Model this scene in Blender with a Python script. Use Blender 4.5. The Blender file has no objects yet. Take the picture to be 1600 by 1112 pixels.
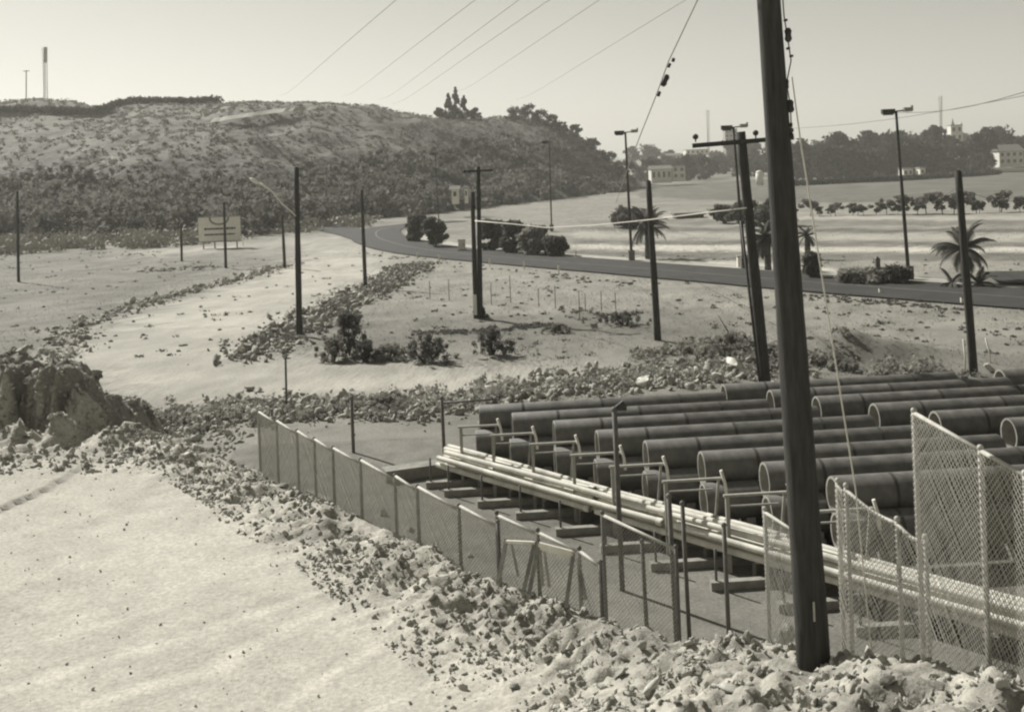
import bpy, math, random
import numpy as np
from mathutils import Matrix, Vector

random.seed(7)
RNG = np.random.default_rng(7)
SC = bpy.context.scene
COL = SC.collection

# ------------------------------------------------------------------ camera
F, CX, CY, EYE, ROLL = 1700.0, 800.0, 265.0, 8.0, math.radians(2.3)
cs, sn = math.cos(ROLL), math.sin(ROLL)
cam = bpy.data.cameras.new('camera')
cam.sensor_width = 36.0
cam.lens = F * 36.0 / 1600.0
cam.shift_y = -(556.0 - CY) / 1600.0
cam.clip_start, cam.clip_end = 0.1, 6000
camo = bpy.data.objects.new('camera', cam)
COL.objects.link(camo)
camo.matrix_world = Matrix(((cs, sn, 0, 0), (0, 0, -1, 0), (-sn, cs, 0, EYE), (0, 0, 0, 1)))
SC.camera = camo

# ------------------------------------------------------------------ sky and sun
SUN_EL, SUN_AZ = math.radians(38), math.radians(-42)      # azimuth from +Y (view direction) to +X
world = bpy.data.worlds.new('World')
SC.world = world
world.use_nodes = True
wn = world.node_tree
wn.nodes.clear()
sky = wn.nodes.new('ShaderNodeTexSky')
sky.sky_type = 'NISHITA'
sky.sun_disc = False
sky.sun_elevation = SUN_EL
sky.sun_rotation = SUN_AZ
sky.air_density, sky.dust_density, sky.ozone_density = 1.0, 0.5, 1.0
bw = wn.nodes.new('ShaderNodeRGBToBW')                    # black-and-white film, olive-grey print
tint = wn.nodes.new('ShaderNodeMix')
tint.data_type = 'RGBA'
tint.blend_type = 'MULTIPLY'
tint.inputs[0].default_value = 1.0
tint.inputs[7].default_value = (1.0, 0.978, 0.885, 1)
bg = wn.nodes.new('ShaderNodeBackground')
bg.inputs[1].default_value = 0.056
wo = wn.nodes.new('ShaderNodeOutputWorld')
wn.links.new(sky.outputs[0], bw.inputs[0])
wn.links.new(bw.outputs[0], tint.inputs[6])
wn.links.new(tint.outputs[2], bg.inputs[0])
wn.links.new(bg.outputs[0], wo.inputs[0])
sl = bpy.data.lights.new('sun', 'SUN')
sl.energy = 3.9
sl.angle = math.radians(0.6)
sl.color = (1.0, 0.975, 0.93)
slo = bpy.data.objects.new('sun', sl)
COL.objects.link(slo)
sdir = Vector((math.sin(SUN_AZ) * math.cos(SUN_EL), math.cos(SUN_AZ) * math.cos(SUN_EL), math.sin(SUN_EL)))
slo.rotation_euler = sdir.to_track_quat('Z', 'Y').to_euler()
SC.view_settings.view_transform = 'Standard'
SC.view_settings.look = 'None'
SC.view_settings.exposure = 0.78
SC.view_settings.gamma = 1.0
SC.cycles.filter_width = 2.3
SC.cycles.max_bounces = 6
SC.cycles.transparent_max_bounces = 16

# ------------------------------------------------------------------ pixel helpers (a pixel gives a direction)
def ray(px, py):
    u, v = (px - CX) / F, (CY - py) / F
    return u * cs + v * sn, -u * sn + v * cs              # X/Y, Z/Y
def PD(px, py, d):
    a, b = ray(px, py)
    return np.array([a * d, d, EYE + b * d])
def W(px, py, z=0.0):
    a, b = ray(px, py)
    return PD(px, py, (z - EYE) / b)
def proj(x, y, z):
    zz = z - EYE
    u, v = (x * cs - zz * sn) / y, (x * sn + zz * cs) / y
    return CX + F * u, CY - F * v

# ------------------------------------------------------------------ noise
_H = RNG.random((256, 256))
def vnoise(x, y):
    x0, y0 = np.floor(x).astype(int), np.floor(y).astype(int)
    fx, fy = x - x0, y - y0
    fx, fy = fx * fx * (3 - 2 * fx), fy * fy * (3 - 2 * fy)
    a, b = _H[x0 & 255, y0 & 255], _H[(x0 + 1) & 255, y0 & 255]
    c, d = _H[x0 & 255, (y0 + 1) & 255], _H[(x0 + 1) & 255, (y0 + 1) & 255]
    return (a * (1 - fx) + b * fx) * (1 - fy) + (c * (1 - fx) + d * fx) * fy
def fbm(x, y, o=4):
    s, a, t = 0, 0.5, 0
    for k in range(o):
        s = s + a * vnoise(x * 2 ** k + 17.3 * k, y * 2 ** k + 5.1 * k)
        t += a
        a *= 0.5
    return s / t - 0.5
def sstep(a, b, x):
    t = np.clip((x - a) / (b - a), 0, 1)
    return t * t * (3 - 2 * t)

# ------------------------------------------------------------------ materials
TINT = (1.0, 0.976, 0.86)
MATS = {}
def mat(name, v, rough=0.9, scale=6.0, amt=0.25, bump=0.0, bscale=None, attr=False, metal=0.0, stretch=None, spec=0.3, trans=0.0, tint=None):
    if name in MATS:
        return MATS[name]
    m = bpy.data.materials.new(name)
    m.use_nodes = True
    nt = m.node_tree
    b = nt.nodes['Principled BSDF']
    b.inputs['Roughness'].default_value = rough
    b.inputs['Metallic'].default_value = metal
    b.inputs['Specular IOR Level'].default_value = spec
    tc = nt.nodes.new('ShaderNodeTexCoord')
    src = tc.outputs['Object']
    if stretch:
        mp = nt.nodes.new('ShaderNodeMapping')
        mp.inputs['Scale'].default_value = stretch
        nt.links.new(src, mp.inputs[0])
        src = mp.outputs[0]
    n1 = nt.nodes.new('ShaderNodeTexNoise')
    n1.inputs['Scale'].default_value = scale
    n1.inputs['Detail'].default_value = 8
    n1.inputs['Roughness'].default_value = 0.65
    nt.links.new(src, n1.inputs['Vector'])
    rp = nt.nodes.new('ShaderNodeMapRange')
    rp.inputs[1].default_value, rp.inputs[2].default_value = 0.3, 0.7
    rp.inputs[3].default_value, rp.inputs[4].default_value = 1 - amt, 1 + amt
    nt.links.new(n1.outputs[0], rp.inputs[0])
    mul = nt.nodes.new('ShaderNodeMath')
    mul.operation = 'MULTIPLY'
    nt.links.new(rp.outputs[0], mul.inputs[0])
    if attr:
        at = nt.nodes.new('ShaderNodeAttribute')
        at.attribute_name = 'tone'
        nt.links.new(at.outputs['Fac'], mul.inputs[1])
    else:
        mul.inputs[1].default_value = v
    vs = nt.nodes.new('ShaderNodeVectorMath')
    vs.operation = 'SCALE'
    vs.inputs[0].default_value = tint or TINT
    nt.links.new(mul.outputs[0], vs.inputs['Scale'])
    nt.links.new(vs.outputs[0], b.inputs['Base Color'])
    if bump:
        n2 = nt.nodes.new('ShaderNodeTexNoise')
        n2.inputs['Scale'].default_value = bscale or scale * 3
        n2.inputs['Detail'].default_value = 6
        nt.links.new(src, n2.inputs['Vector'])
        bp = nt.nodes.new('ShaderNodeBump')
        bp.inputs['Strength'].default_value = 1.0
        bp.inputs['Distance'].default_value = bump
        nt.links.new(n2.outputs[0], bp.inputs['Height'])
        nt.links.new(bp.outputs[0], b.inputs['Normal'])
    if trans:
        tr_ = nt.nodes.new('ShaderNodeBsdfTranslucent')
        nt.links.new(vs.outputs[0], tr_.inputs[0])
        mx = nt.nodes.new('ShaderNodeMixShader')
        mx.inputs[0].default_value = trans
        nt.links.new(b.outputs[0], mx.inputs[1]); nt.links.new(tr_.outputs[0], mx.inputs[2])
        nt.links.new(mx.outputs[0], nt.nodes['Material Output'].inputs[0])
    MATS[name] = m
    return m
M_GROUND = mat('ground_dirt', 0, 0.95, 13, 0.30, 0.012, 30, attr=True, tint=(1.0, 0.963, 0.83))
M_HILL = mat('hill_scrub', 0, 0.95, 0.09, 0.35, 0.5, 0.6, attr=True)
M_CLOD = mat('clod_dirt', 0.37, 0.95, 2.2, 0.4, 0.02, 40)
M_ROCK = mat('pale_rock', 0.5, 0.9, 4, 0.2, 0.012, 18)
M_DROCK = mat('grey_rock', 0.3, 0.9, 2.2, 0.4, 0.02, 10)
M_LEAF = mat('foliage', 0.12, 0.8, 0.6, 0.4, trans=0.4)
M_LEAF2 = mat('foliage_dry', 0.27, 0.85, 0.8, 0.4, trans=0.4)
M_WOOD_FAR = mat('woodland', 0.155, 0.85, 0.12, 0.5, trans=0.45)
M_FARLEAF = mat('far_foliage', 0.055, 0.85, 0.25, 0.4, trans=0.4)
M_SCRUB = mat('scrub', 0.19, 0.9, 0.3, 0.4, trans=0.4)
M_GRASS = mat('dry_grass', 0.25, 0.9, 0.4, 0.3, trans=0.45)
M_BARK = mat('bark', 0.08, 0.9, 6, 0.3, 0.01, 20)
M_POLE = mat('creosoted_wood', 0.045, 0.85, 3, 0.45, 0.006, 14, stretch=(6, 6, 0.6))
M_ROAD = mat('asphalt', 0.034, 0.85, 0.5, 0.35)
M_LINE = mat('road_paint', 0.15, 0.8, 2, 0.25)
M_SAND = mat('pale_sand', 0.38, 0.95, 1.5, 0.2)
M_PIPE = mat('coal_tar_steel', 0.115, 0.55, 2.6, 0.45, 0.002, 9, spec=0.4)
M_LINING = mat('cement_lining', 0.33, 0.9, 5, 0.2)
M_WPIPE = mat('white_pipe', 0.62, 0.8, 1.6, 0.35)
M_GALV = mat('galvanised', 0.40, 0.55, 8, 0.2, metal=0.0)
M_GALVD = mat('weathered_post', 0.13, 0.7, 8, 0.3)
M_TIMBER = mat('grey_timber', 0.26, 0.9, 4, 0.3, 0.004, 20, stretch=(1, 1, 1))
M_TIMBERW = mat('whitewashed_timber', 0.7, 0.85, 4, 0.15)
M_WHITE = mat('white_paint', 0.72, 0.7, 2, 0.1)
M_DARK = mat('dark_metal', 0.04, 0.6, 6, 0.3)
M_GLASS = mat('window_glass', 0.03, 0.2, 3, 0.2, spec=0.5)
M_ROOF = mat('roof_tile', 0.16, 0.85, 2, 0.25)
M_GREYW = mat('grey_render', 0.3, 0.85, 1, 0.15)
M_WIRE = mat('wire', 0.12, 0.6, 3, 0.2)
M_BRIGHTW = mat('bright_guy_wire', 0.6, 0.5, 3, 0.1)

# ------------------------------------------------------------------ mesh helpers
def mesh_np(name, V, Fc, smooth=False, tone=None):
    V = np.asarray(V, np.float32)
    Fc = np.asarray(Fc, np.int32)
    me = bpy.data.meshes.new(name)
    k = Fc.shape[1]
    me.vertices.add(len(V))
    me.vertices.foreach_set('co', V.ravel())
    me.loops.add(Fc.size)
    me.loops.foreach_set('vertex_index', Fc.ravel())
    me.polygons.add(len(Fc))
    me.polygons.foreach_set('loop_start', np.arange(0, Fc.size, k, dtype=np.int32))
    me.polygons.foreach_set('loop_total', np.full(len(Fc), k, np.int32))
    if smooth:
        me.polygons.foreach_set('use_smooth', np.ones(len(Fc), bool))
    if tone is not None:
        a = me.attributes.new('tone', 'FLOAT', 'POINT')
        a.data.foreach_set('value', np.asarray(tone, np.float32))
    me.update()
    me.validate()
    return me

class MB:
    """collects shapes into one mesh"""
    def __init__(s):
        s.V, s.F, s.sm = [], [], []
    def add(s, V, Fs, smooth=False):
        o = len(s.V)
        s.V += [tuple(map(float, v)) for v in V]
        s.F += [tuple(i + o for i in f) for f in Fs]
        s.sm += [smooth] * len(Fs)
        return s
    def tube(s, pts, rad, n=8, cap=True, smooth=True):
        pts = [np.asarray(p, float) for p in pts]
        if not hasattr(rad, '__len__'):
            rad = [rad] * len(pts)
        V, Fs = [], []
        for i, p in enumerate(pts):
            t = pts[min(i + 1, len(pts) - 1)] - pts[max(i - 1, 0)]
            t = t / (np.linalg.norm(t) + 1e-9)
            a = np.array([1.0, 0, 0]) if abs(t[0]) < 0.8 else np.array([0, 1.0, 0])
            u = np.cross(t, a); u /= np.linalg.norm(u)
            w = np.cross(t, u)
            for k in range(n):
                an = 2 * math.pi * k / n
                V.append(p + rad[i] * (math.cos(an) * u + math.sin(an) * w))
        for i in range(len(pts) - 1):
            for k in range(n):
                Fs.append((i * n + k, i * n + (k + 1) % n, (i + 1) * n + (k + 1) % n, (i + 1) * n + k))
        s.add(V, Fs, smooth)
        if cap:
            o = len(s.V) - len(V)
            s.F.append(tuple(o + k for k in range(n))[::-1]); s.sm.append(False)
            o += (len(pts) - 1) * n
            s.F.append(tuple(o + k for k in range(n))); s.sm.append(False)
        return s
    def bar(s, p0, p1, w, h, up=(0, 0, 1)):
        p0, p1, up = np.asarray(p0, float), np.asarray(p1, float), np.asarray(up, float)
        t = p1 - p0; t /= np.linalg.norm(t)
        u = np.cross(t, up); u /= np.linalg.norm(u)
        v = np.cross(u, t)
        V = [p + a * u * w / 2 + b * v * h / 2 for p in (p0, p1) for a, b in ((-1, -1), (1, -1), (1, 1), (-1, 1))]
        s.add(V, [(0, 3, 2, 1), (4, 5, 6, 7), (0, 1, 5, 4), (1, 2, 6, 5), (2, 3, 7, 6), (3, 0, 4, 7)])
        return s
    def box(s, c, d, rz=0.0):
        c = np.asarray(c, float)
        ca, sa = math.cos(rz), math.sin(rz)
        V = []
        for z in (-1, 1):
            for x, y in ((-1, -1), (1, -1), (1, 1), (-1, 1)):
                X, Y = x * d[0] / 2, y * d[1] / 2
                V.append(c + np.array([X * ca - Y * sa, X * sa + Y * ca, z * d[2] / 2]))
        s.add(V, [(0, 3, 2, 1), (4, 5, 6, 7), (0, 1, 5, 4), (1, 2, 6, 5), (2, 3, 7, 6), (3, 0, 4, 7)])
        return s
    def ball(s, c, r, n=8, m=6, sq=(1, 1, 1)):
        c = np.asarray(c, float)
        V, Fs = [], []
        for i in range(m + 1):
            th = math.pi * i / m
            for k in range(n):
                a = 2 * math.pi * k / n
                V.append(c + r * np.array([math.sin(th) * math.cos(a) * sq[0], math.sin(th) * math.sin(a) * sq[1], math.cos(th) * sq[2]]))
        for i in range(m):
            for k in range(n):
                Fs.append((i * n + k, (i + 1) * n + k, (i + 1) * n + (k + 1) % n, i * n + (k + 1) % n))
        s.add(V, Fs, True)
        return s
    def mesh(s, name, off=(0, 0, 0)):
        me = bpy.data.meshes.new(name)
        o = np.asarray(off, float)
        me.from_pydata([tuple(np.asarray(v) - o) for v in s.V], [], s.F)
        me.polygons.foreach_set('use_smooth', s.sm)
        me.validate()
        me.update()
        return me

def tag(o, label=None, cat=None, group=None, kind=None):
    if label: o['label'] = label
    if cat: o['category'] = cat
    if group: o['group'] = group
    if kind: o['kind'] = kind
    return o
def ob(name, me, m, parent=None):
    o = bpy.data.objects.new(name, me)
    COL.objects.link(o)
    if m is not None and (not me.materials):
        me.materials.append(m)
    o.parent = parent
    return o
def thing(name, loc, label, cat, group=None):
    e = bpy.data.objects.new(name, None)
    e.empty_display_size = 0.2
    COL.objects.link(e)
    e.location = tuple(map(float, loc))
    return tag(e, label, cat, group)
def part(name, mb, m, root):
    return ob(name, mb.mesh(name, root.location), m, root)
def solo(name, mb, m, loc, label, cat, group=None):
    o = ob(name, mb.mesh(name, loc), m)
    o.location = tuple(map(float, loc))
    return tag(o, label, cat, group)
def dup(src, loc, rz=0.0, sc=1.0, label=None):
    c = src.copy(); COL.objects.link(c)
    c.location = tuple(map(float, loc)); c.rotation_euler = (0, 0, rz); c.scale = (sc, sc, sc) if not hasattr(sc, '__len__') else sc
    if label: c['label'] = label
    for ch in src.children:
        k = ch.copy(); COL.objects.link(k); k.parent = c
    return c

# ================================================================== TERRAIN
def smooth_path(pts, n=12):
    pts = [np.asarray(p, float) for p in pts]
    P = [2 * pts[0] - pts[1]] + pts + [2 * pts[-1] - pts[-2]]
    out = []
    for i in range(1, len(P) - 2):
        for k in range(n):
            t = k / n
            out.append(0.5 * (2 * P[i] + (P[i + 1] - P[i - 1]) * t + (2 * P[i - 1] - 5 * P[i] + 4 * P[i + 1] - P[i + 2]) * t * t + (3 * P[i] - P[i - 1] - 3 * P[i + 1] + P[i + 2]) * t ** 3))
    out.append(pts[-1])
    return out
RZ = 0.12
hw_px = [(2300, 520), (1900, 487), (1600, 465), (1300, 443), (1000, 419), (740, 398), (655, 388), (610, 378), (588, 368), (596, 358), (640, 351), (720, 345)]
HW = smooth_path([W(a, b, RZ) for a, b in hw_px])
SIDE = smooth_path([W(a, b, RZ) for a, b in [(625, 381), (585, 371), (545, 361), (490, 354), (420, 352)]])

_cr = [(-900, 700, 1.3), (-300, 690, 1.2), (60, 690, 1.1), (215, 668, 1.1), (300, 700, 1.0), (400, 742, 1.0), (500, 795, 1.05), (600, 828, 1.1),
       (690, 882, 1.15), (770, 915, 1.2), (890, 958, 1.25), (960, 985, 1.35), (1060, 1000, 1.5), (1180, 1008, 2.0),
       (1290, 1028, 2.45), (1440, 1050, 2.75), (1600, 1072, 3.0), (1900, 1095, 3.2), (2400, 1100, 3.2)]
CREST = np.array([W(a, b, z) for a, b, z in _cr])
def crest_info(x, y):
    best = np.full(x.shape, 1e9); sd = np.zeros(x.shape); zc = np.zeros(x.shape)
    for a, b in zip(CREST[:-1], CREST[1:]):
        dx, dy = b[0] - a[0], b[1] - a[1]
        L2 = dx * dx + dy * dy
        t = np.clip(((x - a[0]) * dx + (y - a[1]) * dy) / L2, 0, 1)
        qx, qy = x - (a[0] + t * dx), y - (a[1] + t * dy)
        d = np.hypot(qx, qy)
        side = np.sign(dx * qy - dy * qx)                 # + on the far / yard side
        m = d < best
        best = np.where(m, d, best)
        sd = np.where(m, d * side, sd)
        zc = np.where(m, a[2] + t * (b[2] - a[2]), zc)
    return sd, zc
MND = PD(45, 600, 32.6)
def height(x, y):
    x, y = np.asarray(x, float), np.asarray(y, float)
    near = (y < 60) & (np.abs(x) < 60)
    base = 0.25 * fbm(x / 14, y / 14) + 0.16 * fbm(x / 2.5, y / 2.5) + 0.10 * fbm(x / 0.9, y / 0.9, 2)
    # the plain keeps level through the pipe yard
    rd = np.full(x.shape, 1e9)
    for q in HW[::2] + SIDE[::3]:
        rd = np.minimum(rd, np.hypot(x - q[0], y - q[1]))
    base = base * sstep(6, 14, rd) + 0.03 * (1 - sstep(6, 14, rd))
    yard = sstep(-9, -6, x) * (1 - sstep(32, 36, y)) * sstep(10, 12, y)
    base = base * (1 - 0.85 * yard)
    s, zc = crest_info(x, y)
    zc = zc + 0.35 * fbm(x / 1.1, y / 1.1) * np.exp(-(s / 1.6) ** 2)
    w = 1.15 * np.maximum(zc, 0.3) + 0.35
    out = base + zc * (1 - sstep(0, 1, np.clip(s, 0, None) / w))
    ins = zc - 0.33 * (1 - np.exp(-(s / 1.7) ** 2)) + 0.012 * fbm(x / 3, y / 3)
    h = np.where(s > 0, out, ins)
    # lumps along the berm
    wf = np.interp(x, [-7, -1, 2], [0.6, 0.8, 1.15])
    k = np.exp(-((s / wf + 0.7) / 1.5) ** 2)
    rg = 0.5 - np.abs(fbm(x / 0.42 + 3, y / 0.42, 4)) * 2
    h = h + k * (0.36 * fbm(x / 0.75, y / 0.75, 5) + 0.17 * (rg - 0.3) + 0.18 * fbm(x / 0.22, y / 0.22, 2)) + k * 0.14 * fbm(x / 0.11, y / 0.11, 2) + 0.008 * fbm(x / 0.9, y / 0.9, 5)
    # the cut spoil mound at the far left: steep gullied face to the camera, soft back
    gx = (x - MND[0]) / 4.2
    yy = y - MND[1] + 0.9 * gx + 3.0 * fbm(x / 1.0 + 40, y * 0 + 3.0, 5) + 0.8 * fbm(x / 0.45, y / 0.45, 4)
    prof = sstep(-1.05, -0.15, yy) * (1 - sstep(0.9, 4.5, yy))
    lat = np.where(gx > 0, 1 - sstep(0.25, 1.0, gx), 1 - sstep(3, 5, -gx))
    mh = (2.75 - 0.5 * gx + 0.9 * fbm(x / 0.9, y / 0.9, 5) + 0.5 * (rg - 0.3) + 0.35 * fbm(x / 0.3, y / 0.3, 3)) * prof * lat
    h = h + np.maximum(mh, 0)
    # talus at its foot
    h = h + 0.75 * np.exp(-((yy + 1.4) / 0.9) ** 2) * lat * (1 + 2.2 * fbm(x / 0.7, y / 0.7, 5))
    # low heap beyond the pipe stacks
    hp = W(1320, 560)
    h = h + 1.0 * np.exp(-((x - hp[0]) / 3.2) ** 2 - ((y - hp[1]) / 1.4) ** 2) * (1 + fbm(x, y))
    h = np.where(near, h, np.where(s > 0, base, h))
    # land rises gently far away
    h = h + np.clip(y - 400, 0, 900) * 0.017 * sstep(-50, 120, x)
    return h
def H(x, y):
    return float(height(np.array([x]), np.array([y]))[0])
def G(px, py, dmin=7.0, dmax=900.0):
    """where the pixel's ray meets the ground"""
    a, b = ray(px, py)
    d = np.geomspace(dmin, dmax, 1500)
    z = EYE + b * d
    below = z < height(a * d, d)
    i = int(np.argmax(below)) if below.any() else len(d) - 1
    return np.array([a * d[i], d[i], z[i] if below.any() else H(a * d[i], d[i])])

def axis_pts(segs):
    out = []
    for a, b, st in segs:
        out += list(np.arange(a, b, st))
    out.append(segs[-1][1])
    return np.array(out)
xs = axis_pts([(-1400, -600, 100), (-600, -200, 25), (-200, -60, 4), (-60, -19, 0.8), (-19, -9, 0.11), (-9, 0, 0.085), (0, 7, 0.06), (7, 9, .085), (9, 20, 0.3), (20, 70, 1.0), (70, 220, 4), (220, 600, 25), (600, 1400, 100)])
ys = axis_pts([(-60, 4, 8), (4, 8.5, 0.4), (8.5, 18, 0.06), (18, 36, 0.085), (36, 60, 0.45), (60, 120, 0.7), (120, 260, 2.0), (260, 700, 12), (700, 1700, 60)])
GX, GY = np.meshgrid(xs, ys)
GZ = height(GX, GY)
# surface tones: pale graded dirt, dry grass, gravel yard, fields
def inpoly(x, y, poly):
    ins = np.zeros(x.shape, bool)
    n = len(poly)
    for i in range(n):
        x1, y1 = poly[i]; x2, y2 = poly[(i + 1) % n]
        c = ((y1 > y) != (y2 > y)) & (x < (x2 - x1) * (y - y1) / (y2 - y1 + 1e-12) + x1)
        ins ^= c
    return ins
def wpoly(pts):
    return [tuple(W(a, b)[:2]) for a, b in pts]
jx = GX + np.clip(GY, 5, 200) * 0.06 * fbm(GX / 4 + 9, GY / 4)
jy = GY + np.clip(GY, 5, 200) * 0.12 * fbm(GX / 4, GY / 4 + 7)
T = 0.185 + 0.15 * fbm(GX / 9, GY / 9, 5) + 0.12 * fbm(GX / 1.6, GY / 1.6)
def paint(pts, v, a=0.1, j=1.0):
    global T
    m = 0
    wp = wpoly(pts)
    for q in range(3):
        sc_ = np.clip(GY, 30, 200) * 0.022
        m = m + inpoly(GX + j * (jx - GX + sc_ * RNG.normal(size=GX.shape)), GY + j * (jy - GY + 1.6 * sc_ * RNG.normal(size=GX.shape)), wp) / 3
    m = m * (GY > 3)
    T = T * (1 - m) + m * (v + 1.3 * a * fbm(GX / 3, GY / 3, 5) + 0.10 * fbm(GX / 0.9 + 3, GY / 1.4, 3))
paint([(-400, 402), (250, 402), (430, 398), (440, 412), (230, 488), (60, 552), (-400, 640)], 0.15, 0.10)
paint([(60, 560), (230, 490), (440, 415), (560, 372), (640, 405), (480, 490), (380, 560), (700, 575), (950, 575), (940, 600), (600, 618), (250, 640), (200, 640), (130, 590)], 0.335, 0.12)
paint([(540, 372), (760, 412), (1100, 450), (1700, 490), (1700, 545), (1200, 515), (1000, 470), (660, 430)], 0.22, 0.13)
paint([(-200, 395), (260, 385), (420, 380), (420, 392), (250, 402), (-200, 425)], 0.14, 0.08)
paint([(180, 395), (400, 378), (560, 366), (560, 376), (430, 384), (200, 402)], 0.3, 0.1)
# beyond the highway
paint([(870, 330), (1800, 315), (1800, 440), (1500, 430), (1200, 410), (1000, 398), (860, 372)], 0.215, 0.1)
for (y0, y1, v) in ((338, 344, 0.30), (345, 353, 0.15), (358, 364, 0.11), (366, 374, 0.30), (378, 385, 0.12), (386, 393, 0.42), (396, 408, 0.12)):
    paint([(900, y0 - 4), (1350, y0), (1800, y0 - 2), (1800, y1 - 2), (1350, y1), (900, y1 - 4)], v, 0.06, 0.3)
paint([(980, 400), (1420, 425), (1420, 432), (980, 408)], 0.4, 0.1, 0.3)
paint([(1000, 290), (1800, 255), (1800, 308), (1240, 318), (1000, 308)], 0.11, 0.05, 0.3)
paint([(700, 318), (990, 312), (1000, 345), (860, 345), (700, 335)], 0.2, 0.08)
s_, zc_ = crest_info(GX, GY)
nearm = (GY < 60) & (np.abs(GX) < 60)
bm = np.clip(sstep(-3.0, -0.6, s_ / np.interp(GX, [-7, -1, 2], [0.6, 0.8, 1.15]) + 1.2 * fbm(GX, GY)), 0, 1)
plate = 0.42 + 0.08 * fbm(GX / 2, GY / 2, 5) + 0.17 * fbm(GX / 0.5, GY / 0.5, 4)
for (tx, ty) in (((620, 905), (60, 1112)), ((560, 890), (-60, 1090)), ((700, 960), (330, 1130))):
    a_, b_ = W(*tx, .9), W(*ty, .9)
    dxy = (b_ - a_)[:2] / np.linalg.norm((b_ - a_)[:2])
    dd = np.abs((GX - a_[0]) * dxy[1] - (GY - a_[1]) * dxy[0] + 1.6 * fbm(GX / 4, GY / 4))
    plate = plate + 0.07 * np.exp(-(dd / 0.16) ** 2) - 0.025 * np.exp(-((dd - .32) / 0.1) ** 2)
berm = np.interp(GX, [-6, 0, 3], [0.40, 0.36, 0.27]) + 0.30 * fbm(GX / 0.8, GY / 0.8, 5)
T = np.where(nearm & (s_ < 0), plate * (1 - bm) + berm * bm, T)
T = np.where(nearm & (s_ >= 0) & (s_ < 1.6), 0.37 + 0.2 * fbm(GX / 0.8, GY / 0.8, 5), T)
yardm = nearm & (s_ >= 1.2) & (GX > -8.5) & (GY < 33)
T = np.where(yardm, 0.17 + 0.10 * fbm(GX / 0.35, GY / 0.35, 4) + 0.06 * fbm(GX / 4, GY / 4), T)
T = np.clip(T * np.where(nearm, 1.0, 1.15), 0.05, 0.8)
nx, ny = len(xs), len(ys)
idx = np.arange(nx * ny).reshape(ny, nx)
FQ = np.stack([idx[:-1, :-1], idx[:-1, 1:], idx[1:, 1:], idx[1:, :-1]], -1).reshape(-1, 4)
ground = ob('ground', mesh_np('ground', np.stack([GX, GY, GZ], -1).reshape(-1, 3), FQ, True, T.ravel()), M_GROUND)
tag(ground, 'pale dirt fill, dry grass plain and fields running to the treeline', kind='structure')

# ------------------------------------------------------------------ hill
_ridge = [(-900, 170), (-300, 160), (0, 156), (60, 153), (115, 158), (160, 166), (215, 160), (340, 158), (430, 160), (490, 158), (590, 164), (625, 175), (690, 182), (760, 184), (800, 182), (850, 186), (900, 205), (940, 236), (985, 272), (1000, 283), (1040, 290)]
_base = [(-900, 150), (-300, 165), (0, 172), (200, 158), (400, 158), (560, 196), (650, 205), (800, 248), (985, 325), (1040, 350)]
_rp = np.array(_ridge, float); _bp = np.array(_base, float)
def hillpt(px, t):
    px, t = np.asarray(px, float), np.asarray(t, float)
    ry = np.interp(px, _rp[:, 0], _rp[:, 1])
    d0 = np.interp(px, _bp[:, 0], _bp[:, 1])
    d1 = d0 + np.interp(px, [0, 800, 985, 1040], [170, 130, 60, 30])
    hy = CY - sn * (px - CX)
    zr = EYE + (hy - ry) * d1 / F
    d = d0 + (d1 - d0) * t
    tt = np.clip(t, 0, 1)
    prof = 0.55 * tt + 0.45 * (tt * tt * (3 - 2 * tt))
    z = zr * prof
    z = np.where(t > 1, zr * (1 - 0.7 * np.clip(t - 1, 0, 2) ** 2), z)
    x = (px - CX) / F * d
    n = fbm(x / 22, d / 22, 5) * 7 * np.minimum(1, 4 * tt * (1.02 - tt) + 0.12) * np.clip(zr / 25, 0, 1)
    return x, d, z + n - 0.4
hp = np.linspace(-900, 1040, 420); ht = np.concatenate([np.linspace(-0.05, 1, 90), np.linspace(1.03, 2.0, 14)])
HP, HT = np.meshgrid(hp, ht)
hx, hy_, hz = hillpt(HP, HT)
hz = np.where(HT < 0, -1.0, hz)
tone = 0.155 + 0.09 * fbm(hx / 14, hy_ / 14, 5) + 0.06 * fbm(hx / 2.2, hy_ / 2.2, 3)
tone = tone * (1 - 0.35 * sstep(560, 760, HP + 120 * fbm(hx / 30, hy_ / 30)))
tone = np.where(HT < 0.42 + 0.25 * fbm(hx / 25, hy_ / 25), tone * 0.6, tone)
idx = np.arange(HP.size).reshape(HP.shape)
FQ = np.stack([idx[:-1, :-1], idx[:-1, 1:], idx[1:, 1:], idx[1:, :-1]], -1).reshape(-1, 4)
hill = ob('hill', mesh_np('hill', np.stack([hx, hy_, hz], -1).reshape(-1, 3), FQ, True, np.clip(tone, 0.05, 0.5).ravel()), M_HILL)
tag(hill, 'long scrub covered hill behind the plain', kind='structure')
def hill_at(px, py):
    """depth and t where a pixel meets the hill face"""
    a, b = ray(px, py)
    t = np.linspace(0, 1, 400)
    x, d, z = hillpt(np.full(400, float(px)), t)
    vis = CY - sn * (px - CX) - (z - EYE) * F / d
    i = int(np.argmin(np.abs(vis - py)))
    return np.array([x[i], d[i], z[i]])
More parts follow.
